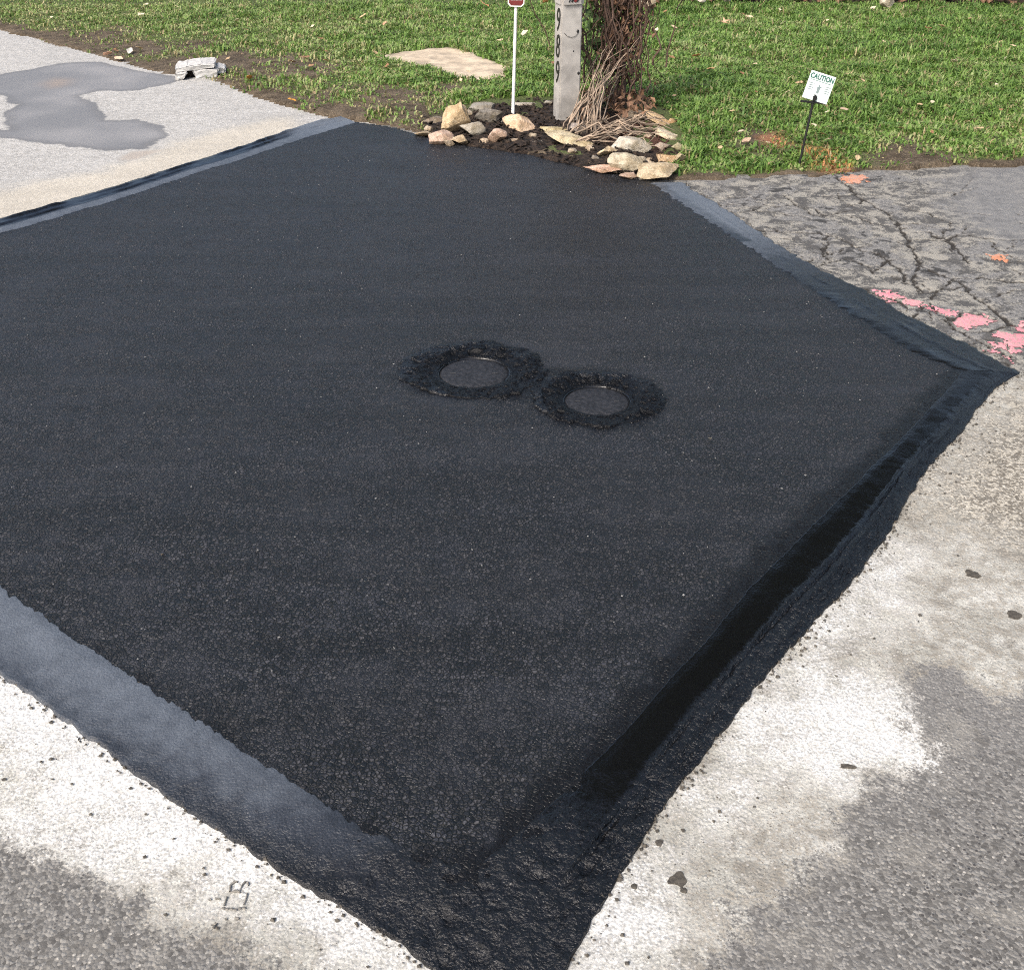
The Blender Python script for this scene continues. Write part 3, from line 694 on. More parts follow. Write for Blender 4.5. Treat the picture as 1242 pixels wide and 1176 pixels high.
flakes('mulch_chips', Pm, zbed(Pm)+.004, .03, M['mulch'], 'loose dark bark chips and crumbs in the stone ringed bed', 'mulch', dict(red=np.clip(1.1-np.sqrt(((Pm-redc)**2).sum(1))/.55, 0, 1)))

def rock_mesh(seed, w, d, h, cuts=9, rough=.10):
    r = random.Random(seed); bm = bmesh.new(); bmesh.ops.create_icosphere(bm, subdivisions=4, radius=1)
    V = np.array([v.co[:] for v in bm.verts])
    for k in range(cuts):
        n = np.array([r.gauss(0, 1), r.gauss(0, 1), r.gauss(0, .8)]); n /= np.linalg.norm(n); off = r.uniform(.36, .78)
        dd = V @ n; ex = np.clip(dd-off, 0, None); V = V - np.outer(ex*.98, n)
    V = V - (V.max(0)+V.min(0))/2; V = V / V.max(0)
    nz = fbm(V[:, 0]+V[:, 2]*.7, V[:, 1]-V[:, 2]*.6, 2.2, 4, seed)
    V = V*(1+nz*rough*2)[:, None]
    V *= np.array([w, d, h])*.5
    for v, c in zip(bm.verts, V): v.co = c
    me = from_bm('stone', bm, True); me.set_sharp_from_angle(angle=R(24)); return me
def stone(px, py, wp, hp, col, label, seed, rot=0, tiltx=0, tilty=0, depth=.75, lift=0, name='stone', cuts=9):
    base = G(px, py+hp*.5, .02); k = mpp(base)
    w = wp*k*1.15; Hh = hp*k*1.16; d = min(w*depth, Hh*1.9)
    h = max(.28*w*.6, (Hh-.24*d)/.97)*1.12
    y = base[1]+d*.42
    zb = float(zbed(base[None])[0]) if inside(base[None], BED)[0] else .02
    o = link(name, rock_mesh(seed, w, d, h, cuts), M['rock'])
    o.location = (base[0], y, zb*.6+h*.44+lift); o.rotation_euler = (tiltx, tilty, rot)
    o.color = (*col, 1)
    return tag(o, label, 'stone', 'stones ringing the mulch bed')
TAN = (.50, .40, .26); PEACH = (.66, .50, .35); GREY = (.30, .285, .25); DGREY = (.205, .19, .165); PALE = (.52, .47, .37); PINK = (.52, .39, .31); CREAMC = (.68, .60, .44)
ST = [
 (525, 143, 32, 11, (.24, .20, .155), 'low dark brown flat stone at the far left end of the ring'),
 (551, 147, 34, 32, (.56, .44, .28), 'tall angular tan stone leaning up near the left end of the ring'),
 (534, 166, 27, 17, PINK, 'low pinkish stone at the asphalt edge, leftmost of the front row'),
 (557, 169, 18, 12, (.50, .40, .27), 'small tan stone touching the pinkish stone at the asphalt edge'),
 (574, 157, 30, 19, (.37, .345, .29), 'smooth rounded grey stone in front of two darker stones'),
 (584, 132, 28, 13, GREY, 'light grey flat stone behind the dark grey stone'),
 (593, 144, 31, 20, DGREY, 'dark grey stone behind the smooth rounded one'),
 (603, 166, 21, 18, PINK, 'small pinkish stone below left of the white marker rod'),
 (631, 154, 38, 22, PEACH, 'bright peach block of stone right at the foot of the marker rod'),
 (618, 171, 21, 7, (.42, .34, .25), 'thin flat sliver of stone lying below the peach block'),
 (636, 128, 30, 8, (.42, .39, .34), 'pale flat stone behind the marker rod on the lawn side'),
 (667, 128, 13, 8, (.40, .38, .33), 'small pale stone behind the post on its left'),
 (671, 159, 40, 12, (.52, .45, .27), 'flat yellowish stone just in front of the post'),
 (694, 171, 60, 19, (.56, .49, .335), 'long slanting tan stone, largest in front of the post'),
 (701, 159, 21, 15, (.27, .24, .22), 'round brownish grey stone among the vine stems'),
 (738, 185, 25, 15, (.70, .57, .38), 'bright cream oval stone resting in the front of the ring'),
 (766, 179, 42, 22, (.50, .47, .40), 'pale grey three cornered stone right of the cream oval'),
 (758, 197, 38, 25, (.49, .44, .33), 'grey tan diamond shaped slab below the three cornered stone'),
 (731, 205, 41, 11, (.68, .47, .36), 'flat pink stone at the asphalt edge in front of the ring'),
 (763, 212, 21, 9, (.46, .34, .26), 'small pinkish brown stone at the asphalt edge right of the pink one'),
 (799, 206, 52, 22, (.50, .42, .29), 'broad flat tan stone at the corner of asphalt, driveway and lawn'),
 (809, 191, 23, 15, (.66, .49, .32), 'peach wedge shaped stone behind the broad flat corner stone'),
 (806, 179, 19, 12, (.40, .33, .27), 'small mauve grey stone behind the peach wedge'),
 (814, 164, 38, 14, (.68, .60, .44), 'long cream stone sloping down on the right rim of the ring'),
 (797, 146, 31, 16, (.52, .385, .23), 'orange tan stone at the back right of the ring'),
 (768, 142, 31, 15, (.24, .20, .15), 'dark brown stone behind the sprawling vine stems'),
 (816, 148, 14, 10, (.46, .31, .17), 'small rusty orange stone at the back right rim by the lawn'),
 (779, 196, 9, 10, (.38, .34, .27), 'very small grey stone wedged between slab and flat corner stone'),
 (826, 178, 19, 13, (.40, .37, .25), 'mossy greenish stone on the right rim sunk in grass'),
 (824, 193, 14, 14, (.42, .35, .22), 'small brown stone on the right rim below the mossy one'),
 (694, 184, 10, 8, (.42, .36, .28), 'pebble in the black crumbs in front of the long slanting stone'),
 (653, 174, 15, 6, (.20, .18, .15), 'dark sliver of stone in the black crumbs left of the long slanting stone'),
 (513, 161, 20, 8, (.38, .31, .21), 'low sandy stone outside the left end of the ring'),
]
TL = {1: (0, .15, -.45), 13: (0, .0, .16), 23: (0, .0, .35), 18: (0, 0, .05), 24: (0, 0, .3), 8: (0, 0, -.05)}
for i, (a, b, c, d, col, lab) in enumerate(ST):
    t = TL.get(i, (0, 0, 0)); rg = random.Random(i)
    stone(a, b, c, d, col, lab, 300+i, rot=rg.uniform(-.25, .25), tiltx=rg.uniform(-.12, .12), tilty=t[2], depth=.8, cuts=8 if i in (4, 15) else 17)

for i, (a, b, w_) in enumerate([(566, 140, 13), (545, 172, 12), (612, 150, 12), (587, 170, 11), (648, 166, 11), (716, 181, 12), (722, 192, 10), (745, 199, 11), (781, 186, 12), (788, 196, 11), (745, 172, 11), (786, 168, 12), (800, 158, 11), (520, 156, 11)]):
    c = [(.34, .29, .22), (.42, .35, .26), (.27, .245, .21), (.46, .37, .27)][i % 4]
    stone(a, b, w_, w_*.72, c, 'small brownish stone wedged between the bigger stones of the ring', 500+i, rot=i, depth=.9, cuts=9)['group'] = 'small filler stones in the ring'

# flat sandy slab in the lawn
def plate(name, poly, z0, z1, m, seed, rough=.012, inner=6):
    """irregular flat stone with a broken rim"""
    p, _ = resample(np.concatenate([poly, poly[:1]]), .03); p = p[:-1]; n = len(p); c = p.mean(0)
    j = np.column_stack([fbm(p[:, 0], p[:, 1], 9, 3, seed), fbm(p[:, 0], p[:, 1], 9, 3, seed+1)])*.08; p = p+j
    rings = [(1.0, z0), (1.0, z1-.006), (.985, z1)] + [(f, z1) for f in np.linspace(.9, .15, inner)]
    V = []
    for f, zz in rings:
        q = c+(p-c)*f; zq = zz + (fbm(q[:, 0], q[:, 1], 6, 4, seed+2)*rough*2 if zz != z0 else 0); V.append(np.column_stack([q, np.broadcast_to(zq, n)]))
    V = np.concatenate(V+[np.array([[c[0], c[1], z1]])])
    F = []
    for k in range(len(rings)-1):
        a = np.arange(n)+k*n; b = np.roll(np.arange(n), -1)+k*n; F.append(np.stack([a, b, b+n, a+n], 1))
    a = np.arange(n)+(len(rings)-1)*n; b = np.roll(np.arange(n), -1)+(len(rings)-1)*n
    return link(name, mesh_np(name, V, [np.concatenate(F), np.stack([a, b, np.full(n, len(V)-1)], 1)], True), m)
tag(plate('flat_stone', SLABP, 0, .048, M['slab'], 120), 'flat sandy coloured stone slab sunk in the lawn', 'stone')

# ------------------------------------------------------------------ post with house number
def text_mesh(body, size, extrude=.001, shear=0, sx=1.0, bold=0.0):
    cu = bpy.data.curves.new('lettering', 'FONT'); cu.body = body; cu.size = size; cu.extrude = extrude; cu.align_x = 'CENTER'; cu.align_y = 'CENTER'; cu.shear = shear; cu.offset = bold
    o = bpy.data.objects.new('lettering', cu); C.objects.link(o); bpy.context.view_layer.update()
    dg = bpy.context.evaluated_depsgraph_get(); me = bpy.data.meshes.new_from_object(o.evaluated_get(dg)); bpy.data.objects.remove(o)
    for v in me.vertices: v.co.x *= sx
    return me
pb = G(678, 150, .03); k = mpp(pb); PW = 25*k/ math.cos(R(14)) ; 
post_rz = R(15)
pc = pb + np.array([PW*.5*math.cos(post_rz)-PW*.5*math.sin(post_rz), PW*.5*math.sin(post_rz)+PW*.5*math.cos(post_rz)])
post = empty('number_post', (pc[0], pc[1], 0), post_rz)
tag(post, 'grey square post with black numbers standing in the mulch bed', 'post')
def boxm(sx, sy, sz, bev=.003, loc=(0, 0, 0), seg=2):
    bm = bmesh.new(); bmesh.ops.create_cube(bm, size=1, matrix=Matrix.Translation(loc) @ Matrix.Diagonal((sx, sy, sz, 1)))
    if bev: bmesh.ops.bevel(bm, geom=bm.edges[:], offset=bev, segments=seg, affect='EDGES')
    return from_bm('box', bm, False)
sh = link('shaft', boxm(PW, PW, 1.22, .007, (0, 0, .61)), M['post'], post)
link('cap', boxm(PW*1.15, PW*1.15, .03, .006, (0, 0, 1.235)), M['post'], post)
hw = PW/2
def zat(py, d): # height on the post for a photo row
    el = PITCH-math.atan((CY-py)/FPX); return CAM_H-d*math.tan(el)
dp = pb[1]+.03
for ch, (ya, yb) in zip('989', [(12, 40), (44, 72), (76, 103)]):
    za, zb_ = zat(ya, dp), zat(yb, dp)
    me = text_mesh(ch, (za-zb_)/.70, .0015, shear=.12, sx=.86, bold=.0006)
    d = link('digit', me, M['black'], post)
    d.rotation_euler = (R(90), 0, R(-90)); d.location = (-hw-.0015, -.012, (za+zb_)/2); d['label'] = 'black stick-on number ' + ch
# holder strapped at the top, with a small red and black mark
hz = zat(5, dp)
hold = link('holder', boxm(PW*1.12, PW*1.1, .22, .02, (0, -.006, hz+.09), 4), M['post'], post)
for dx, m, ww in ((.018, 'red', .016), (.0, 'black', .010), (-.016, 'black', .006), (.032, 'black', .005)):
    bm = bmesh.new(); bmesh.ops.create_cube(bm, size=1, matrix=Matrix.Translation((dx, -PW*.55-.0085, hz+.026)) @ Matrix.Rotation(.5, 4, 'Y') @ Matrix.Diagonal((ww, .002, .03, 1)))
    link('emblem_mark', from_bm('emblem_mark', bm), M[m], hold)
def tube_np(pts, rad, ns=5):
    pts = np.asarray(pts, float); n = len(pts); rad = np.broadcast_to(rad, n)
    t = np.gradient(pts, axis=0); t /= np.linalg.norm(t, axis=1)[:, None]+1e-9
    a = np.cross(t, [.31, .17, .93]); a /= np.linalg.norm(a, axis=1)[:, None]+1e-9; b = np.cross(t, a)
    th = np.arange(ns)*2*math.pi/ns
    V = pts[:, None]+rad[:, None, None]*(np.cos(th)[None, :, None]*a[:, None]+np.sin(th)[None, :, None]*b[:, None])
    idx = np.arange(n*ns).reshape(n, ns); nx = np.roll(idx, -1, 1)
    F = np.stack([idx[:-1].ravel(), nx[:-1].ravel(), nx[1:].ravel(), idx[1:].ravel()], 1)
    return V.reshape(-1, 3), F
def tubes(name, lst, m, parent=None, ns=5, smooth=True):
    VV, FF, o = [], [], 0
    for p, r in lst:
        v, f = tube_np(p, r, ns); VV.append(v); FF.append(f+o); o += len(v)
    return link(name, mesh_np(name, np.concatenate(VV), np.concatenate(FF), smooth), m, parent)
zw = zat(42, dp)
tubes('wire', [([(-hw*.7, -hw-.002, zw+.012), (-hw*.4, -hw-.004, zw-.006), (0, -hw-.004, zw-.014), (hw*.35, -hw-.004, zw-.008), (hw*.7, -hw-.002, zw+.014)], .0012)], M['black'], post)
for x, zz in ((.6, zat(38, dp)), (.78, zat(89, dp)), (.25, zat(62, dp))):
    bm = bmesh.new(); bmesh.ops.create_uvsphere(bm, u_segments=8, v_segments=6, radius=.008 if x > .3 else .004); bmesh.ops.scale(bm, vec=(1, .35, 1.2), verts=bm.verts)
    s = link('knot', from_bm('knot', bm, True), M['black'], post); s.location = (hw*x, -hw, zz)

# white marker rod with a red sign
rb = G(622, 143, .03); k = mpp(rb)
rod = empty('marker_sign', (rb[0], rb[1], .02)); rod.rotation_euler = (0, R(1.6), 0)
tag(rod, 'small red sign on a thin white rod in the stone bed', 'sign')
zt = zat(12, rb[1])
tubes('rod', [([(0, 0, -.05), (0, 0, .3), (0, 0, zt+.1)], np.array([.0105, .0095, .009]))], M['white'], rod, 10)
def prism(outline, y0, y1):
    bm = bmesh.new(); a = [bm.verts.new((x, y0, z)) for x, z in outline]; b = [bm.verts.new((x, y1, z)) for x, z in outline]
    bm.faces.new(a); bm.faces.new(b[::-1]); n = len(a)
    for i in range(n): bm.faces.new((a[i], b[i], b[(i+1) % n], a[(i+1) % n]))
    bmesh.ops.recalc_face_normals(bm, faces=bm.faces[:]); return from_bm('plate', bm)
def octo(s, c=.28, zc=0): k = s*c; h = s/2; return [(-h+k, -h+zc), (h-k, -h+zc), (h, -h+k+zc), (h, h-k+zc), (h-k, h+zc), (-h+k, h+zc), (-h, h-k+zc), (-h, -h+k+zc)]
sz = 19*k
link('sign_plate', prism(octo(sz, .16, zt+sz*.48), -.016, -.011), M['white'], rod)
link('sign_face', prism(octo(sz*.87, .16, zt+sz*.49), -.0175, -.0161), M['red'], rod)
link('print_line', prism([(-sz*.34, zt+sz*.34), (sz*.34, zt+sz*.36), (sz*.34, zt+sz*.41), (-sz*.34, zt+sz*.39)], -.0183, -.0176), M['white'], rod)

# caution sign on a black stake
cb = G(970, 197, .03); k = mpp(cb)
cs = empty('caution_sign', (cb[0], cb[1], .03)); cs.rotation_euler = (0, R(5.2), 0)
tag(cs, 'small white caution sign tilted on a black stake in the lawn', 'sign')
hs = zat(122, cb[1]) - .03
tubes('stake', [([(0, 0, -.06), (0, 0, hs*.5), (0, 0, hs+.035)], np.array([.0065, .0065, .0065]))], M['black'], cs, 6)
sw, shh = 30*k, 31*k
pl = empty('sign_plate_holder')
bpy.data.objects.remove(pl)
bmp = prism([(-sw/2, 0), (sw/2, 0), (sw/2, shh), (-sw/2, shh)], -.012, -.0085)
plate_o = link('sign_plate', bmp, M['sign'], cs); plate_o.location = (0.002, 0, hs); plate_o.rotation_euler = (R(-12), R(10), R(-8))
def onplate(name, me, x, z, m):
    o = link(name, me, m, plate_o); o.location = (x, -.0128, z); o.rotation_euler = (R(90), 0, 0); return o
onplate('lettering', text_mesh('CAUTION', .034, .0004, sx=.80, bold=.0012), 0, shh*.83, M['greenink'])
# figure with a flag in the middle, blocks of fine print beside it
def blob(outl): return prism(outl, -.0004, .0004)
f = link('pictogram', blob([(-.006, -.022), (-.001, -.022), (0, -.006), (.001, -.022), (.006, -.022), (.007, .004), (.012, .010), (.009, .013), (.004, .010), (.003, .018), (-.003, .018), (-.004, .010), (-.010, .002), (-.007, .0)]), M['greyink'], plate_o); f.location = (0, -.0128, shh*.44)
for sx_ in (-1, 1):
    for r_ in range(4):
        q = link('fine_print', blob([(-.014, -.0016), (.014 - .003*(r_ % 2), -.0016), (.014 - .003*(r_ % 2), .0016), (-.014, .0016)]), M['greyink'], plate_o); q.location = (sx_*sw*.33, -.0128, shh*(.58-.075*r_))
q = link('fine_print', blob([(-sw*.42, -.001), (sw*.42, -.001), (sw*.42, .001), (-sw*.42, .001)]), M['greenink'], plate_o); q.location = (0, -.0128, shh*.70)
link('clip', boxm(.020, .016, .030, .005, (0, -.016, hs+.016)), M['black'], cs)
link('cross_bar', boxm(sw*.95, .008, .010, .002, (-.006, -.008, hs-.006)), M['black'], cs)

# ------------------------------------------------------------------ dry vine
vb = G(742, 140, .03); k = mpp(vb)
vine = empty('dry_vine', (0, 0, 0)); vine.location = (vb[0], vb[1], 0)
tag(vine, 'tangled dry brown vine climbing beside the grey post', 'vine')
def loc(px, py, z=.05): g = G(px, py, z); return np.array([g[0]-vb[0], g[1]-vb[1], z])
rv = random.Random(3)
def curve3(p0, p1, p2, p3, n=9, wob=.02):
    t = np.linspace(0, 1, n)[:, None]; p = (1-t)**3*p0+3*(1-t)**2*t*p1+3*(1-t)*t*t*p2+t**3*p3
    return p + np.array([[rv.gauss(0, wob) for _ in range(3)] for _ in range(n)])*np.sin(t*math.pi)
arcs, sprawl, col = [], [], []
for i in range(28):                          # stems that bend up out of the bed towards the post's side
    x0 = rv.uniform(682, 728); p0 = loc(x0, rv.uniform(156, 168), .03); tx = rv.uniform(.0, .20); tz = rv.uniform(.25, .55)
    p3 = np.array([tx-.02, rv.uniform(-.05, .25), tz]); p1 = p0+np.array([rv.uniform(-.03, .03), 0, rv.uniform(.08, .2)]); p2 = p3+np.array([rv.uniform(-.2, -.05), 0, rv.uniform(-.14, -.03)])
    arcs.append((curve3(p0, p1, p2, p3, 9, .01), np.linspace(rv.uniform(.003, .0065), .002, 9)))
for i in range(40):                          # stems lying over the mulch
    p0 = loc(rv.uniform(690, 760), rv.uniform(148, 172), .06); a = rv.uniform(-.6, .6); L = rv.uniform(.12, .4)
    p3 = p0+np.array([L*math.cos(a), -L*math.sin(a)*.7, rv.uniform(-.03, .06)]); m_ = (p0+p3)/2+np.array([0, 0, rv.uniform(.02, .07)])
    sprawl.append((curve3(p0, m_, m_, p3, 7, .015), np.linspace(rv.uniform(.003, .007), .002, 7)))
for i in range(150):                         # the upright tangle
    x0 = rv.gauss(.02, .11); y0 = rv.uniform(-.05, .3); z0 = rv.uniform(.0, .7); h = rv.uniform(.2, .7)
    p0 = np.array([x0, y0, z0]); p3 = p0+np.array([rv.gauss(.0, .07), rv.gauss(0, .07), h])
    col.append((curve3(p0, p0+np.array([rv.gauss(0, .06), rv.gauss(0, .05), h*.3]), p3-np.array([rv.gauss(0, .06), rv.gauss(0, .05), h*.3]), p3, 8, .018), np.linspace(rv.uniform(.003, .008), .002, 8)))
tubes('bent_stems', arcs, M['twig'], vine, 5)['kind'] = 'stuff'
tubes('fallen_stems', sprawl, M['twig'], vine, 5)['kind'] = 'stuff'
tubes('tangled_stems', col, M['twigdark'], vine, 5)['kind'] = 'stuff'
main = [(curve3(np.array([.03+i*.025, .10, 0]), np.array([.0+i*.02, .12, .4]), np.array([.08, .12, .7]), np.array([.04+i*.02, .12, 1.2]), 12, .02), np.linspace(.014, .009, 12)) for i in range(3)]
tubes('main_stem', main, M['twigdark'], vine, 7)
def leafcloud(name, n, m, fn, s):
    P = np.array([fn() for _ in range(n)]); a = RNG.random(n)*6.28; e = RNG.uniform(-1.2, 1.2, n); l = s*(.5+RNG.random(n))
    D = np.stack([np.cos(a)*np.cos(e), np.sin(a)*np.cos(e), np.sin(e)], 1); T = np.cross(D, RNG.normal(size=(n, 3))); T /= np.linalg.norm(T, axis=1)[:, None]; N = np.cross(D, T)
    l = l[:, None]
    V = np.stack([P-D*l*.5, P+T*l*.28+N*l*.12, P+D*l*.5, P-T*l*.28+N*l*.12], 1).reshape(-1, 3); i = np.arange(n)*4
    o = link(name, mesh_np(name, V, np.concatenate([np.stack([i, i+1, i+2], 1), np.stack([i, i+2, i+3], 1)]), False), m, vine); o['kind'] = 'stuff'; return o
leafcloud('withered_leaves', 1300, M['deadleaf'], lambda: (rv.gauss(.06, .075), rv.uniform(0, .28), min(1.25, rv.gauss(.72, .28))), .038)
leafcloud('fallen_leaves', 160, M['deadleaf'], lambda: (rv.uniform(-.2, .25), rv.uniform(-.3, .2), rv.uniform(.06, .16)), .05)
leafcloud('green_leaves', 260, M['greenleaf'], lambda: (rv.gauss(-.07, .07), rv.uniform(.05, .3), rv.uniform(.25, .85)), .055)

# ------------------------------------------------------------------ broken drain block by the concrete
db = G(222, 97); k = mpp(db)
blk = empty('drain_block', (db[0]+.06, db[1]+.14, .0), R(12))
blk.scale = (1, 1, .62)
tag(blk, 'broken white concrete drain block with a dark hollow mouth at the pavement edge', 'block')
def rough_prism(outl, y0, y1, seed, amp=.012):
    bm = bmesh.new(); a = [bm.verts.new((x, y0, z)) for x, z in outl]; b = [bm.verts.new((x, y1, z)) for x, z in outl]; n = len(a)
    bm.faces.new(a); bm.faces.new(b[::-1])
    for i in range(n): bm.faces.new((a[i], b[i], b[(i+1) % n], a[(i+1) % n]))
    bmesh.ops.recalc_face_normals(bm, faces=bm.faces[:]); bmesh.ops.bevel(bm, geom=bm.edges[:], offset=.008, segments=2, affect='EDGES')
    bmesh.ops.subdivide_edges(bm, edges=bm.edges[:], cuts=2, use_grid_fill=True)
    r = random.Random(seed)
    for v in bm.verts: v.co += Vector((r.gauss(0, amp*.25), r.gauss(0, amp*.25), r.gauss(0, amp*.25)))
    return from_bm('piece', bm)
link('top_slab', rough_prism([(-.13, .075), (.0, .085), (.14, .11), (.145, .15), (.05, .155), (-.05, .135), (-.135, .115)], -.10, .16, 1), M['concrete'], blk)
link('side_wall', rough_prism([(-.135, .0), (-.085, .0), (-.05, .08), (-.13, .08)], -.14, .10, 2), M['concrete'], blk)
link('side_wall', rough_prism([(.0, .0), (.15, .0), (.16, .10), (-.015, .085)], -.11, .14, 3), M['concrete'], blk)
link('broken_piece', rough_prism([(.08, .02), (.20, .03), (.21, .085), (.15, .11), (.09, .09)], -.06, .10, 4), M['concrete'], blk)
link('back_wall', rough_prism([(-.11, .0), (.0, .0), (.0, .08), (-.1, .08)], -.05, .0, 5), M['mulch'], blk)

# ------------------------------------------------------------------ leaves on the lawn
def leaf_mesh(seed, lobed=False):
    r = random.Random(seed); V, F = [], []
    if lobed:
        out = []
        for i in range(5):
            a = math.pi*.5 + (i-2)*1.1; out += [(math.cos(a)*.5*(1.1 if i == 2 else .9), math.sin(a)*.5), (math.cos(a+.55)*.14, math.sin(a+.55)*.14)]
    else:
        out = [(0, -.5), (.17, -.28), (.26, -.02), (.20, .24), (0, .5), (-.20, .26), (-.27, .0), (-.18, -.28)]
    bm = bmesh.new(); c = bm.verts.new((0, 0, .02)); vs = []
    for x, y in out: vs.append(bm.verts.new((x*r.uniform(.85, 1.15), y*r.uniform(.85, 1.15), .32*abs(x)**1.2+r.uniform(-.05, .10)+.12*y*y)))
    for i in range(len(vs)): bm.faces.new((c, vs[i], vs[(i+1) % len(vs)]))
    b2 = bmesh.ops.extrude_face_region(bm, geom=bm.faces[:])
    bmesh.ops.translate(bm, verts=[v for v in b2['geom'] if isinstance(v, bmesh.types.BMVert)], vec=(0, 0, .02))
    bmesh.ops.recalc_face_normals(bm, faces=bm.faces[:])
    return from_bm('leaf', bm, False)
LM = [leaf_mesh(i) for i in range(5)]; LOB = leaf_mesh(9, True)
for m_ in LM+[LOB]: m_.materials.append(M['leaf'])
rl = random.Random(21)
def leaf(px, py, size, col, label, lob=False, lift=.03, group='fallen leaves'):
    p = G(px, py, .05); o = link('fallen_leaf', LOB if lob else rl.choice(LM)); zz = float(zlawn(p[None])[0]) if inside(p[None], LAWN)[0] else .012
    o.location = (p[0], p[1], zz+lift); s = size*mpp(p); o.scale = (s, s, s); o.rotation_euler = (rl.uniform(-.5, .5), rl.uniform(-.5, .5), rl.uniform(0, 6.28)); o.color = (*col, 1)
    return tag(o, label, 'leaf', group)
ORG = (.72, .34, .09); TANL = (.55, .42, .25); BR = (.30, .17, .09); CRM = (.74, .66, .48); RST = (.55, .27, .13)
leaf(877, 35, 16, (.66, .42, .28), 'pointed star shaped tan leaf on the far lawn', True, .07)
leaf(303, 95, 13, ORG, 'orange leaf on thin grass right of the broken drain block')
leaf(354, 120, 12, (.80, .40, .08), 'bright orange leaf beside the pale concrete near the patch corner')
leaf(1124, 44, 11, (.70, .36, .22), 'lone salmon coloured leaf far up the right lawn', lift=.06)
leaf(1155, 85, 15, CRM, 'cream rolled leaf on the right lawn behind the caution sign', lift=.06)
leaf(1022, 143, 15, (.62, .47, .33), 'tan leaf on grass just right of the caution sign', lift=.06)
leaf(1040, 192, 13, TANL, 'tan leaf near the orange paint by the driveway')
leaf(844, 77, 12, RST, 'rust leaf left of the caution sign, upper of two', lift=.06)
leaf(862, 92, 14, (.58, .36, .18), 'rust leaf left of the caution sign, lower of two', lift=.06)
leaf(467, 35, 11, (.62, .36, .22), 'rust leaf upright in grass above the sandy slab', lift=.06)
leaf(588, 12, 14, (.60, .30, .16), 'reddish leaf left of the red sign near the top', lift=.06)
leaf(661, 8, 12, (.66, .34, .16), 'orange brown leaf left of the grey post near the top', lift=.06)
leaf(637, 52, 17, CRM, 'pale yellow leaf between the marker rod and the post', lift=.06)
leaf(172, 24, 13, CRM, 'large cream leaf on the left lawn above the drain block', lift=.05)
leaf(154, 24, 11, CRM, 'cream leaf left of the large cream leaf', lift=.05)
leaf(355, 80, 15, BR, 'brown crumpled leaf on bare earth, first of a clump', lift=.02)
leaf(370, 74, 14, (.24, .14, .08), 'darker brown crumpled leaf on bare earth in the clump', lift=.02)
leaf(378, 84, 13, (.36, .22, .12), 'lighter brown crumpled leaf at the right of the clump', lift=.02)
leaf(905, 173, 14, (.50, .36, .26), 'brownish pink leaf in worn grass left of the stake foot')
leaf(898, 163, 11, (.58, .48, .36), 'pale leaf behind the brownish pink one in worn grass')
leaf(130, 62, 14, (.55, .33, .22), 'reddish leaf in the pile by the pavement edge', lift=.015)
leaf(143, 66, 14, (.70, .50, .36), 'light pink leaf in the pile by the pavement edge', lift=.015)
leaf(140, 59, 12, BR, 'dark leaf at the back of the pile by the pavement edge', lift=.015)
leaf(157, 60, 13, (.62, .60, .55), 'curled whitish leaf at the right of the pile by the pavement edge', lift=.02)
leaf(862, 521, 7, CRM, 'tiny cream leaf scrap on black asphalt right of the covers', lift=.008)
leaf(195, 660, 7, TANL, 'tiny tan leaf scrap on black asphalt at the left', lift=.008)
SH = 'small dry leaf lying loose in the lawn grass'
for i in range(190):
    px, py = rl.uniform(-30, 1270), rl.uniform(2, 200)
    p = G(px, py, .05)
    if not inside(p[None], LAWN)[0] or sdf(p[None], LAWN)[0] < .1 or inside(p[None], BED)[0] or inside(p[None], SLABP)[0]: continue
    c = rl.choice([TANL, BR, CRM, (.45, .33, .2), (.62, .5, .34)])
    leaf(px, py, rl.uniform(6, 10), c, SH, lift=rl.uniform(.03, .065), group='small dry leaves on the lawn')

# ------------------------------------------------------------------ planting bed along the far side of the lawn
FB = GL([(775, 14), (850, 11), (930, 8), (1000, 12), (1100, 10), (1180, 12), (1300, 16)]); FB = np.concatenate([FB, [[12, 12.5], [12, 15.5], [1.2, 15.5]]])
P, F, rim = grid_region(1.0, 12, 10.5, 15.6, .06, FB)
z = .09+fbm(P[:, 0], P[:, 1], 5, 4, 140)*.09; z[rim] = .02
tag(link('planting_bed', mesh_np('planting_bed', np.column_stack([P, z]), F, True, dict(red=np.full(len(P), .25))), M['mulch']), 'dark mulch bed along the far edge of the lawn', 'mulch', kind='structure')
Pm = scatter(5000, 1.2, 9, 10.8, 13.2); Pm = Pm[sdf(Pm, FB) > -.12]
flakes('bark_litter', Pm, np.full(len(Pm), .10)+RNG.uniform(-.02, .05, len(Pm)), .07, M['deadleaf'], 'loose brown litter strewn over the far planting bed', 'litter')
tw = []
for i in range(46):
    p = np.array([rv.uniform(1.6, 7.0), rv.uniform(11.2, 12.6), .12]); a = rv.uniform(0, 6.28); L = rv.uniform(.1, .4)
    q = p+np.array([math.cos(a)*L, math.sin(a)*L, rv.uniform(0, .25)]); m_ = (p+q)/2+np.array([0, 0, .05]); tw.append((curve3(p, m_, m_, q, 6, .02), np.linspace(.006, .002, 6)))
tag(tubes('dry_twigs', tw, M['twig']), 'dry twigs sticking out of the far planting bed', 'twigs', kind='stuff')
for i, (px, py, s, col, lab) in enumerate([(786, 9, 17, PALE, 'pale stone at the left end of the far planting bed'), (850, 3, 12, (.7, .68, .62), 'whitish stone in the far planting bed near its left end'), (882, 3, 10, (.72, .7, .65), 'small whitish stone in the far planting bed above the star leaf'), (1076, 7, 17, (.62, .57, .46), 'pale stone in the far planting bed above the right lawn')]):
    p = G(px, py, .1); o = link('stone', rock_mesh(400+i, s*mpp(p), s*mpp(p)*.8, s*mpp(p)*.7), M['rock']); o.location = (p[0], p[1], .13); o.color = (*col, 1); tag(o, lab, 'stone', 'stones in the far planting bed')

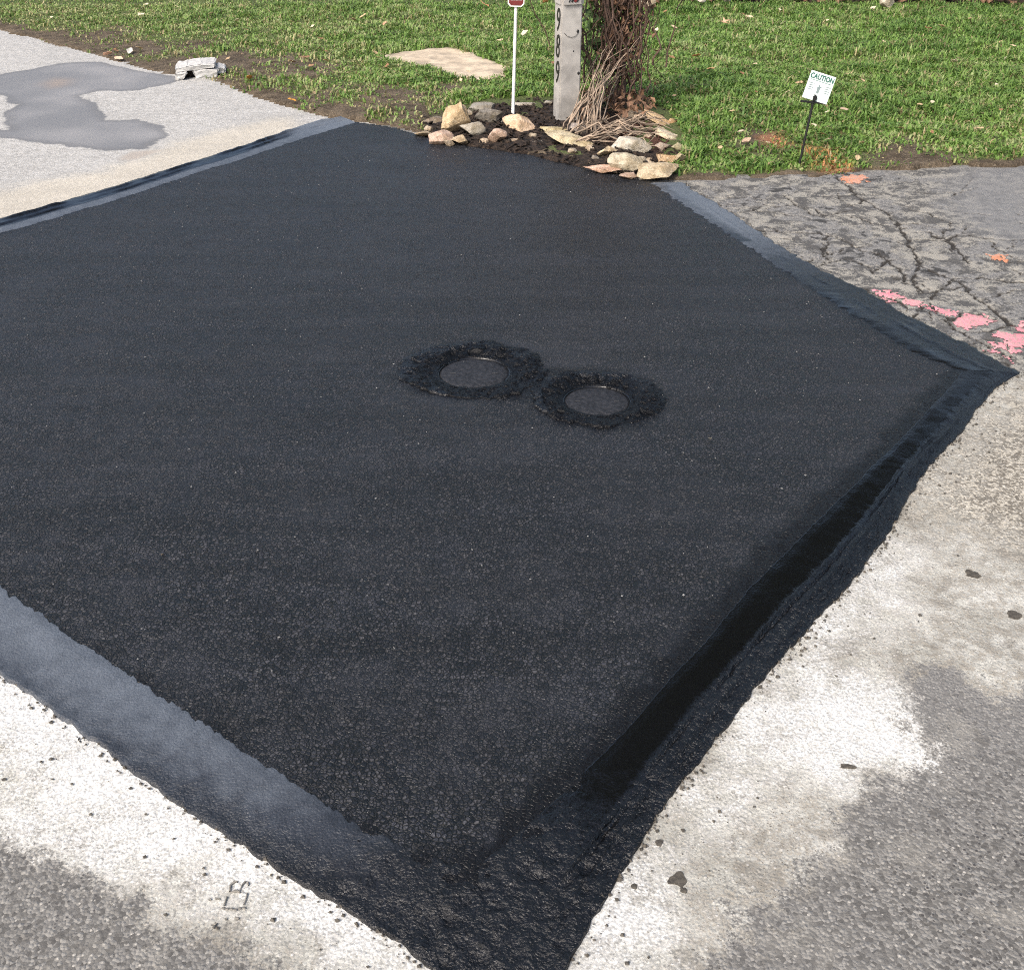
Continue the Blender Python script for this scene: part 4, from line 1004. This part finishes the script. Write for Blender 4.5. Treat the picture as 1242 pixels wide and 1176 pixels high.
# ------------------------------------------------------------------ spots and crumbs on the pavement
def spot(name, px, py, wp, label, seed, m='tarspot', elong=1.0, rot=0.0):
    p = G(px, py); k = mpp(p); n = 26; r0 = wp*k*.5
    th = np.linspace(0, 2*math.pi, n, endpoint=False); rad = r0*(1+1.3*fbm(np.cos(th)*1.3, np.sin(th)*1.3, 1, 3, seed))
    ca, sa = math.cos(rot), math.sin(rot)
    x = rad*np.cos(th)*elong; y = rad*np.sin(th); q = np.column_stack([x*ca-y*sa, x*sa+y*ca])
    Vs = [np.column_stack([q, np.full(n, -.004)]), np.column_stack([q*.97, np.full(n, .0004)]), np.column_stack([q*.5, .0006+RNG.uniform(-.0001, .0003, n)]), np.array([[0, 0, .0007]])]
    a = np.arange(n); b = np.roll(a, -1)
    F4 = np.concatenate([np.stack([a, b, b+n, a+n], 1), np.stack([a+n, b+n, b+2*n, a+2*n], 1)]); F3 = np.stack([a+2*n, b+2*n, np.full(n, 3*n)], 1)
    o = link(name, mesh_np(name, np.concatenate(Vs), [F4, F3], False), M[m]); o.location = (p[0], p[1], float(zroad(p[None])[0])+.0016)
    return tag(o, label, 'tar spot', 'tar spots on the pavement')
spot('tar_spot', 822, 1067, 20, 'dark tar spot on pale pavement near the bottom corner, largest of its kind', 5)
spot('tar_spot', 830, 1080, 9, 'little tar drip touching the largest spot', 6)
spot('tar_spot', 1180, 697, 17, 'brown smudge on the pale strip at the right', 8)
spot('tar_spot', 1229, 747, 15, 'dark spot near the right picture edge below the brown smudge', 9)
spot('tar_spot', 1027, 931, 8, 'long thin dark streak on the whitest patch at the right', 10, elong=2.2, rot=-.1)
spot('tar_spot', 769, 1075, 7, 'small tar dot left of the largest spot', 12)
spot('tar_spot', 800, 1022, 8, 'small brown tar dot above the largest spot near the glossy band', 13)
# shoe print in tar: two rings over a row of dots
pr = G(288, 1085); sp = empty('shoe_print', (pr[0], pr[1], float(zroad(pr[None])[0])+.002)); tag(sp, 'tar print of a shoe tread on the white pavement at the left', 'print')
k = mpp(pr)
for seg in ([(-11, 4), (-12, 12), (-8, 17), (-4, 16)], [(-3, 6), (-6, 5), (-10, 3)], [(1, 5), (2, 12), (6, 17)], [(9, 16), (11, 12)], [(-12, -2), (-13, -9), (-12, -13)], [(11, 2), (12, -6), (10, -12)], [(-9, 3), (-1, 5), (3, 3)], [(-26, -4), (-20, -5)], [(-34, -6), (-30, -5)], [(4, -27), (9, -28)], [(-8, -29), (-5, -28)], [(-22, -36), (-16, -34), (-18, -39)]):
    pts = [((x+rv.uniform(-.7, .7))*k, y*k*1.2, .0003) for x, y in seg]
    tubes('tread_line', [(pts, np.array([rv.uniform(.0008, .0024) for _ in pts]))], M['printtar'], sp, 5)
for i in range(6):
    bm = bmesh.new(); bmesh.ops.create_icosphere(bm, subdivisions=2, radius=.003); bmesh.ops.scale(bm, vec=(1.2, .9, .35), verts=bm.verts)
    o = link('tread_dot', from_bm('tread_dot', bm, True), M['printtar'], sp); o.location = ((-13+i*5)*k, -20*k+rv.uniform(-2, 2)*k, .0005)

def crumbs(name, P, z, smin, smax, m, label, cat):
    n = len(P); s = (smin+(smax-smin)*RNG.random(n)**2)[:, None, None]
    base = np.array([(0, 0, 1), (1, 0, 0), (0, 1, 0), (-1, 0, 0), (0, -1, 0), (0, 0, -.6)], float)
    V = base[None]*s*RNG.uniform(.6, 1.3, (n, 6, 1)); a = RNG.random(n)*6.28
    x = V[..., 0]*np.cos(a)[:, None]-V[..., 1]*np.sin(a)[:, None]; y = V[..., 0]*np.sin(a)[:, None]+V[..., 1]*np.cos(a)[:, None]
    V = np.stack([x+P[:, :1], y+P[:, 1:], V[..., 2]*.8+z[:, None]], -1).reshape(-1, 3)
    i = (np.arange(n)*6)[:, None]
    F = np.concatenate([i+np.array(q) for q in [(0, 1, 2), (0, 2, 3), (0, 3, 4), (0, 4, 1), (5, 2, 1), (5, 3, 2), (5, 4, 3), (5, 1, 4)]])
    return tag(link(name, mesh_np(name, V, F, False), m), label, cat, kind='stuff')
# black crumbs spilled along the outer edge of the tar, a few grit grains on the white
PO = []
for ln, nn in ((NL_out, 900), (NR_out, 700), (FR_out, 300)):
    q, s = resample(ln, .002); ii = RNG.integers(0, len(q), nn); PO.append(q[ii]+RNG.normal(size=(nn, 2))*.012)
q, s = resample(NL_out, .002); ii = RNG.integers(0, len(q), 160); PO.append(q[ii]+np.abs(RNG.normal(size=(160, 2)))*np.array([-.07, -.09]))
q, s = resample(NR_out, .002); ii = RNG.integers(0, len(q), 110); PO.append(q[ii]+np.abs(RNG.normal(size=(110, 2)))*np.array([.10, -.05]))
PO = np.concatenate(PO)
crumbs('tar_crumbs', PO, zroad(PO)+.003, .0015, .006, M['tarspot'], 'black tar crumbs spilled along the patch edges', 'crumbs')
Pc = scatter(1500, -4, 3.3, .9, 6.3); Pc = Pc[sdf(Pc, PATCH_IN) > .03]
crumbs('pale_grit', Pc, zpatch(Pc)+.003, .0012, .004, M['chip'], 'pale grit grains scattered over the black asphalt', 'grit')

# ------------------------------------------------------------------ tall unseen tree, added above the frame for its dark reflection in the tar
def tree(x, y, zc, rad, seed, label):
    r = random.Random(seed); root = empty('unseen_tree', (x, y, 0)); tag(root, label, 'tree')
    top = zc+rad[2]*.7
    lst = [(curve3(np.array([0, 0, -.1]), np.array([.15, 0, top*.3]), np.array([-.25, .1, top*.6]), np.array([.1, 0, top]), 16, .06), np.linspace(.42, .06, 16))]
    cen = []
    while len(cen) < 190:
        q = np.array([r.uniform(-1, 1) for _ in range(3)]); n_ = np.linalg.norm(q)
        if n_ > 1 or n_ < .35: continue
        cen.append(np.array([0, 0, zc])+q*np.array(rad))
    cen = np.array(cen)
    for e in cen[:46]:
        z0 = max(zc-rad[2]*.75, min(top*.9, e[2]-np.hypot(e[0], e[1])*.7)); s0 = np.array([0, 0, z0])
        lst.append((curve3(s0, s0*.65+e*.35+np.array([0, 0, .3]), s0*.25+e*.75+np.array([0, 0, .3]), e, 8, .10), np.linspace(.13, .02, 8)))
    tubes('trunk', lst, M['bark'], root, 7)
    n = 56000; P = cen[RNG.integers(0, len(cen), n)]+RNG.normal(size=(n, 3))*np.array([.85, .85, .6])
    D = RNG.normal(size=(n, 3)); D /= np.linalg.norm(D, axis=1)[:, None]; T = np.cross(D, RNG.normal(size=(n, 3))); T /= np.linalg.norm(T, axis=1)[:, None]
    l = (.13+.12*RNG.random(n))[:, None]; V = np.stack([P-D*l, P+T*l*.55, P+D*l, P-T*l*.55], 1).reshape(-1, 3); i = np.arange(n)*4
    o = link('crown', mesh_np('crown', V, np.stack([i, i+1, i+2, i+3], 1), False), M['crown'], root); o['kind'] = 'stuff'
tree(6.6, 17.5, 16.0, (10.0, 7.0, 9.0), 1, 'tall unseen tree added beyond the far planting bed for its dark reflection')
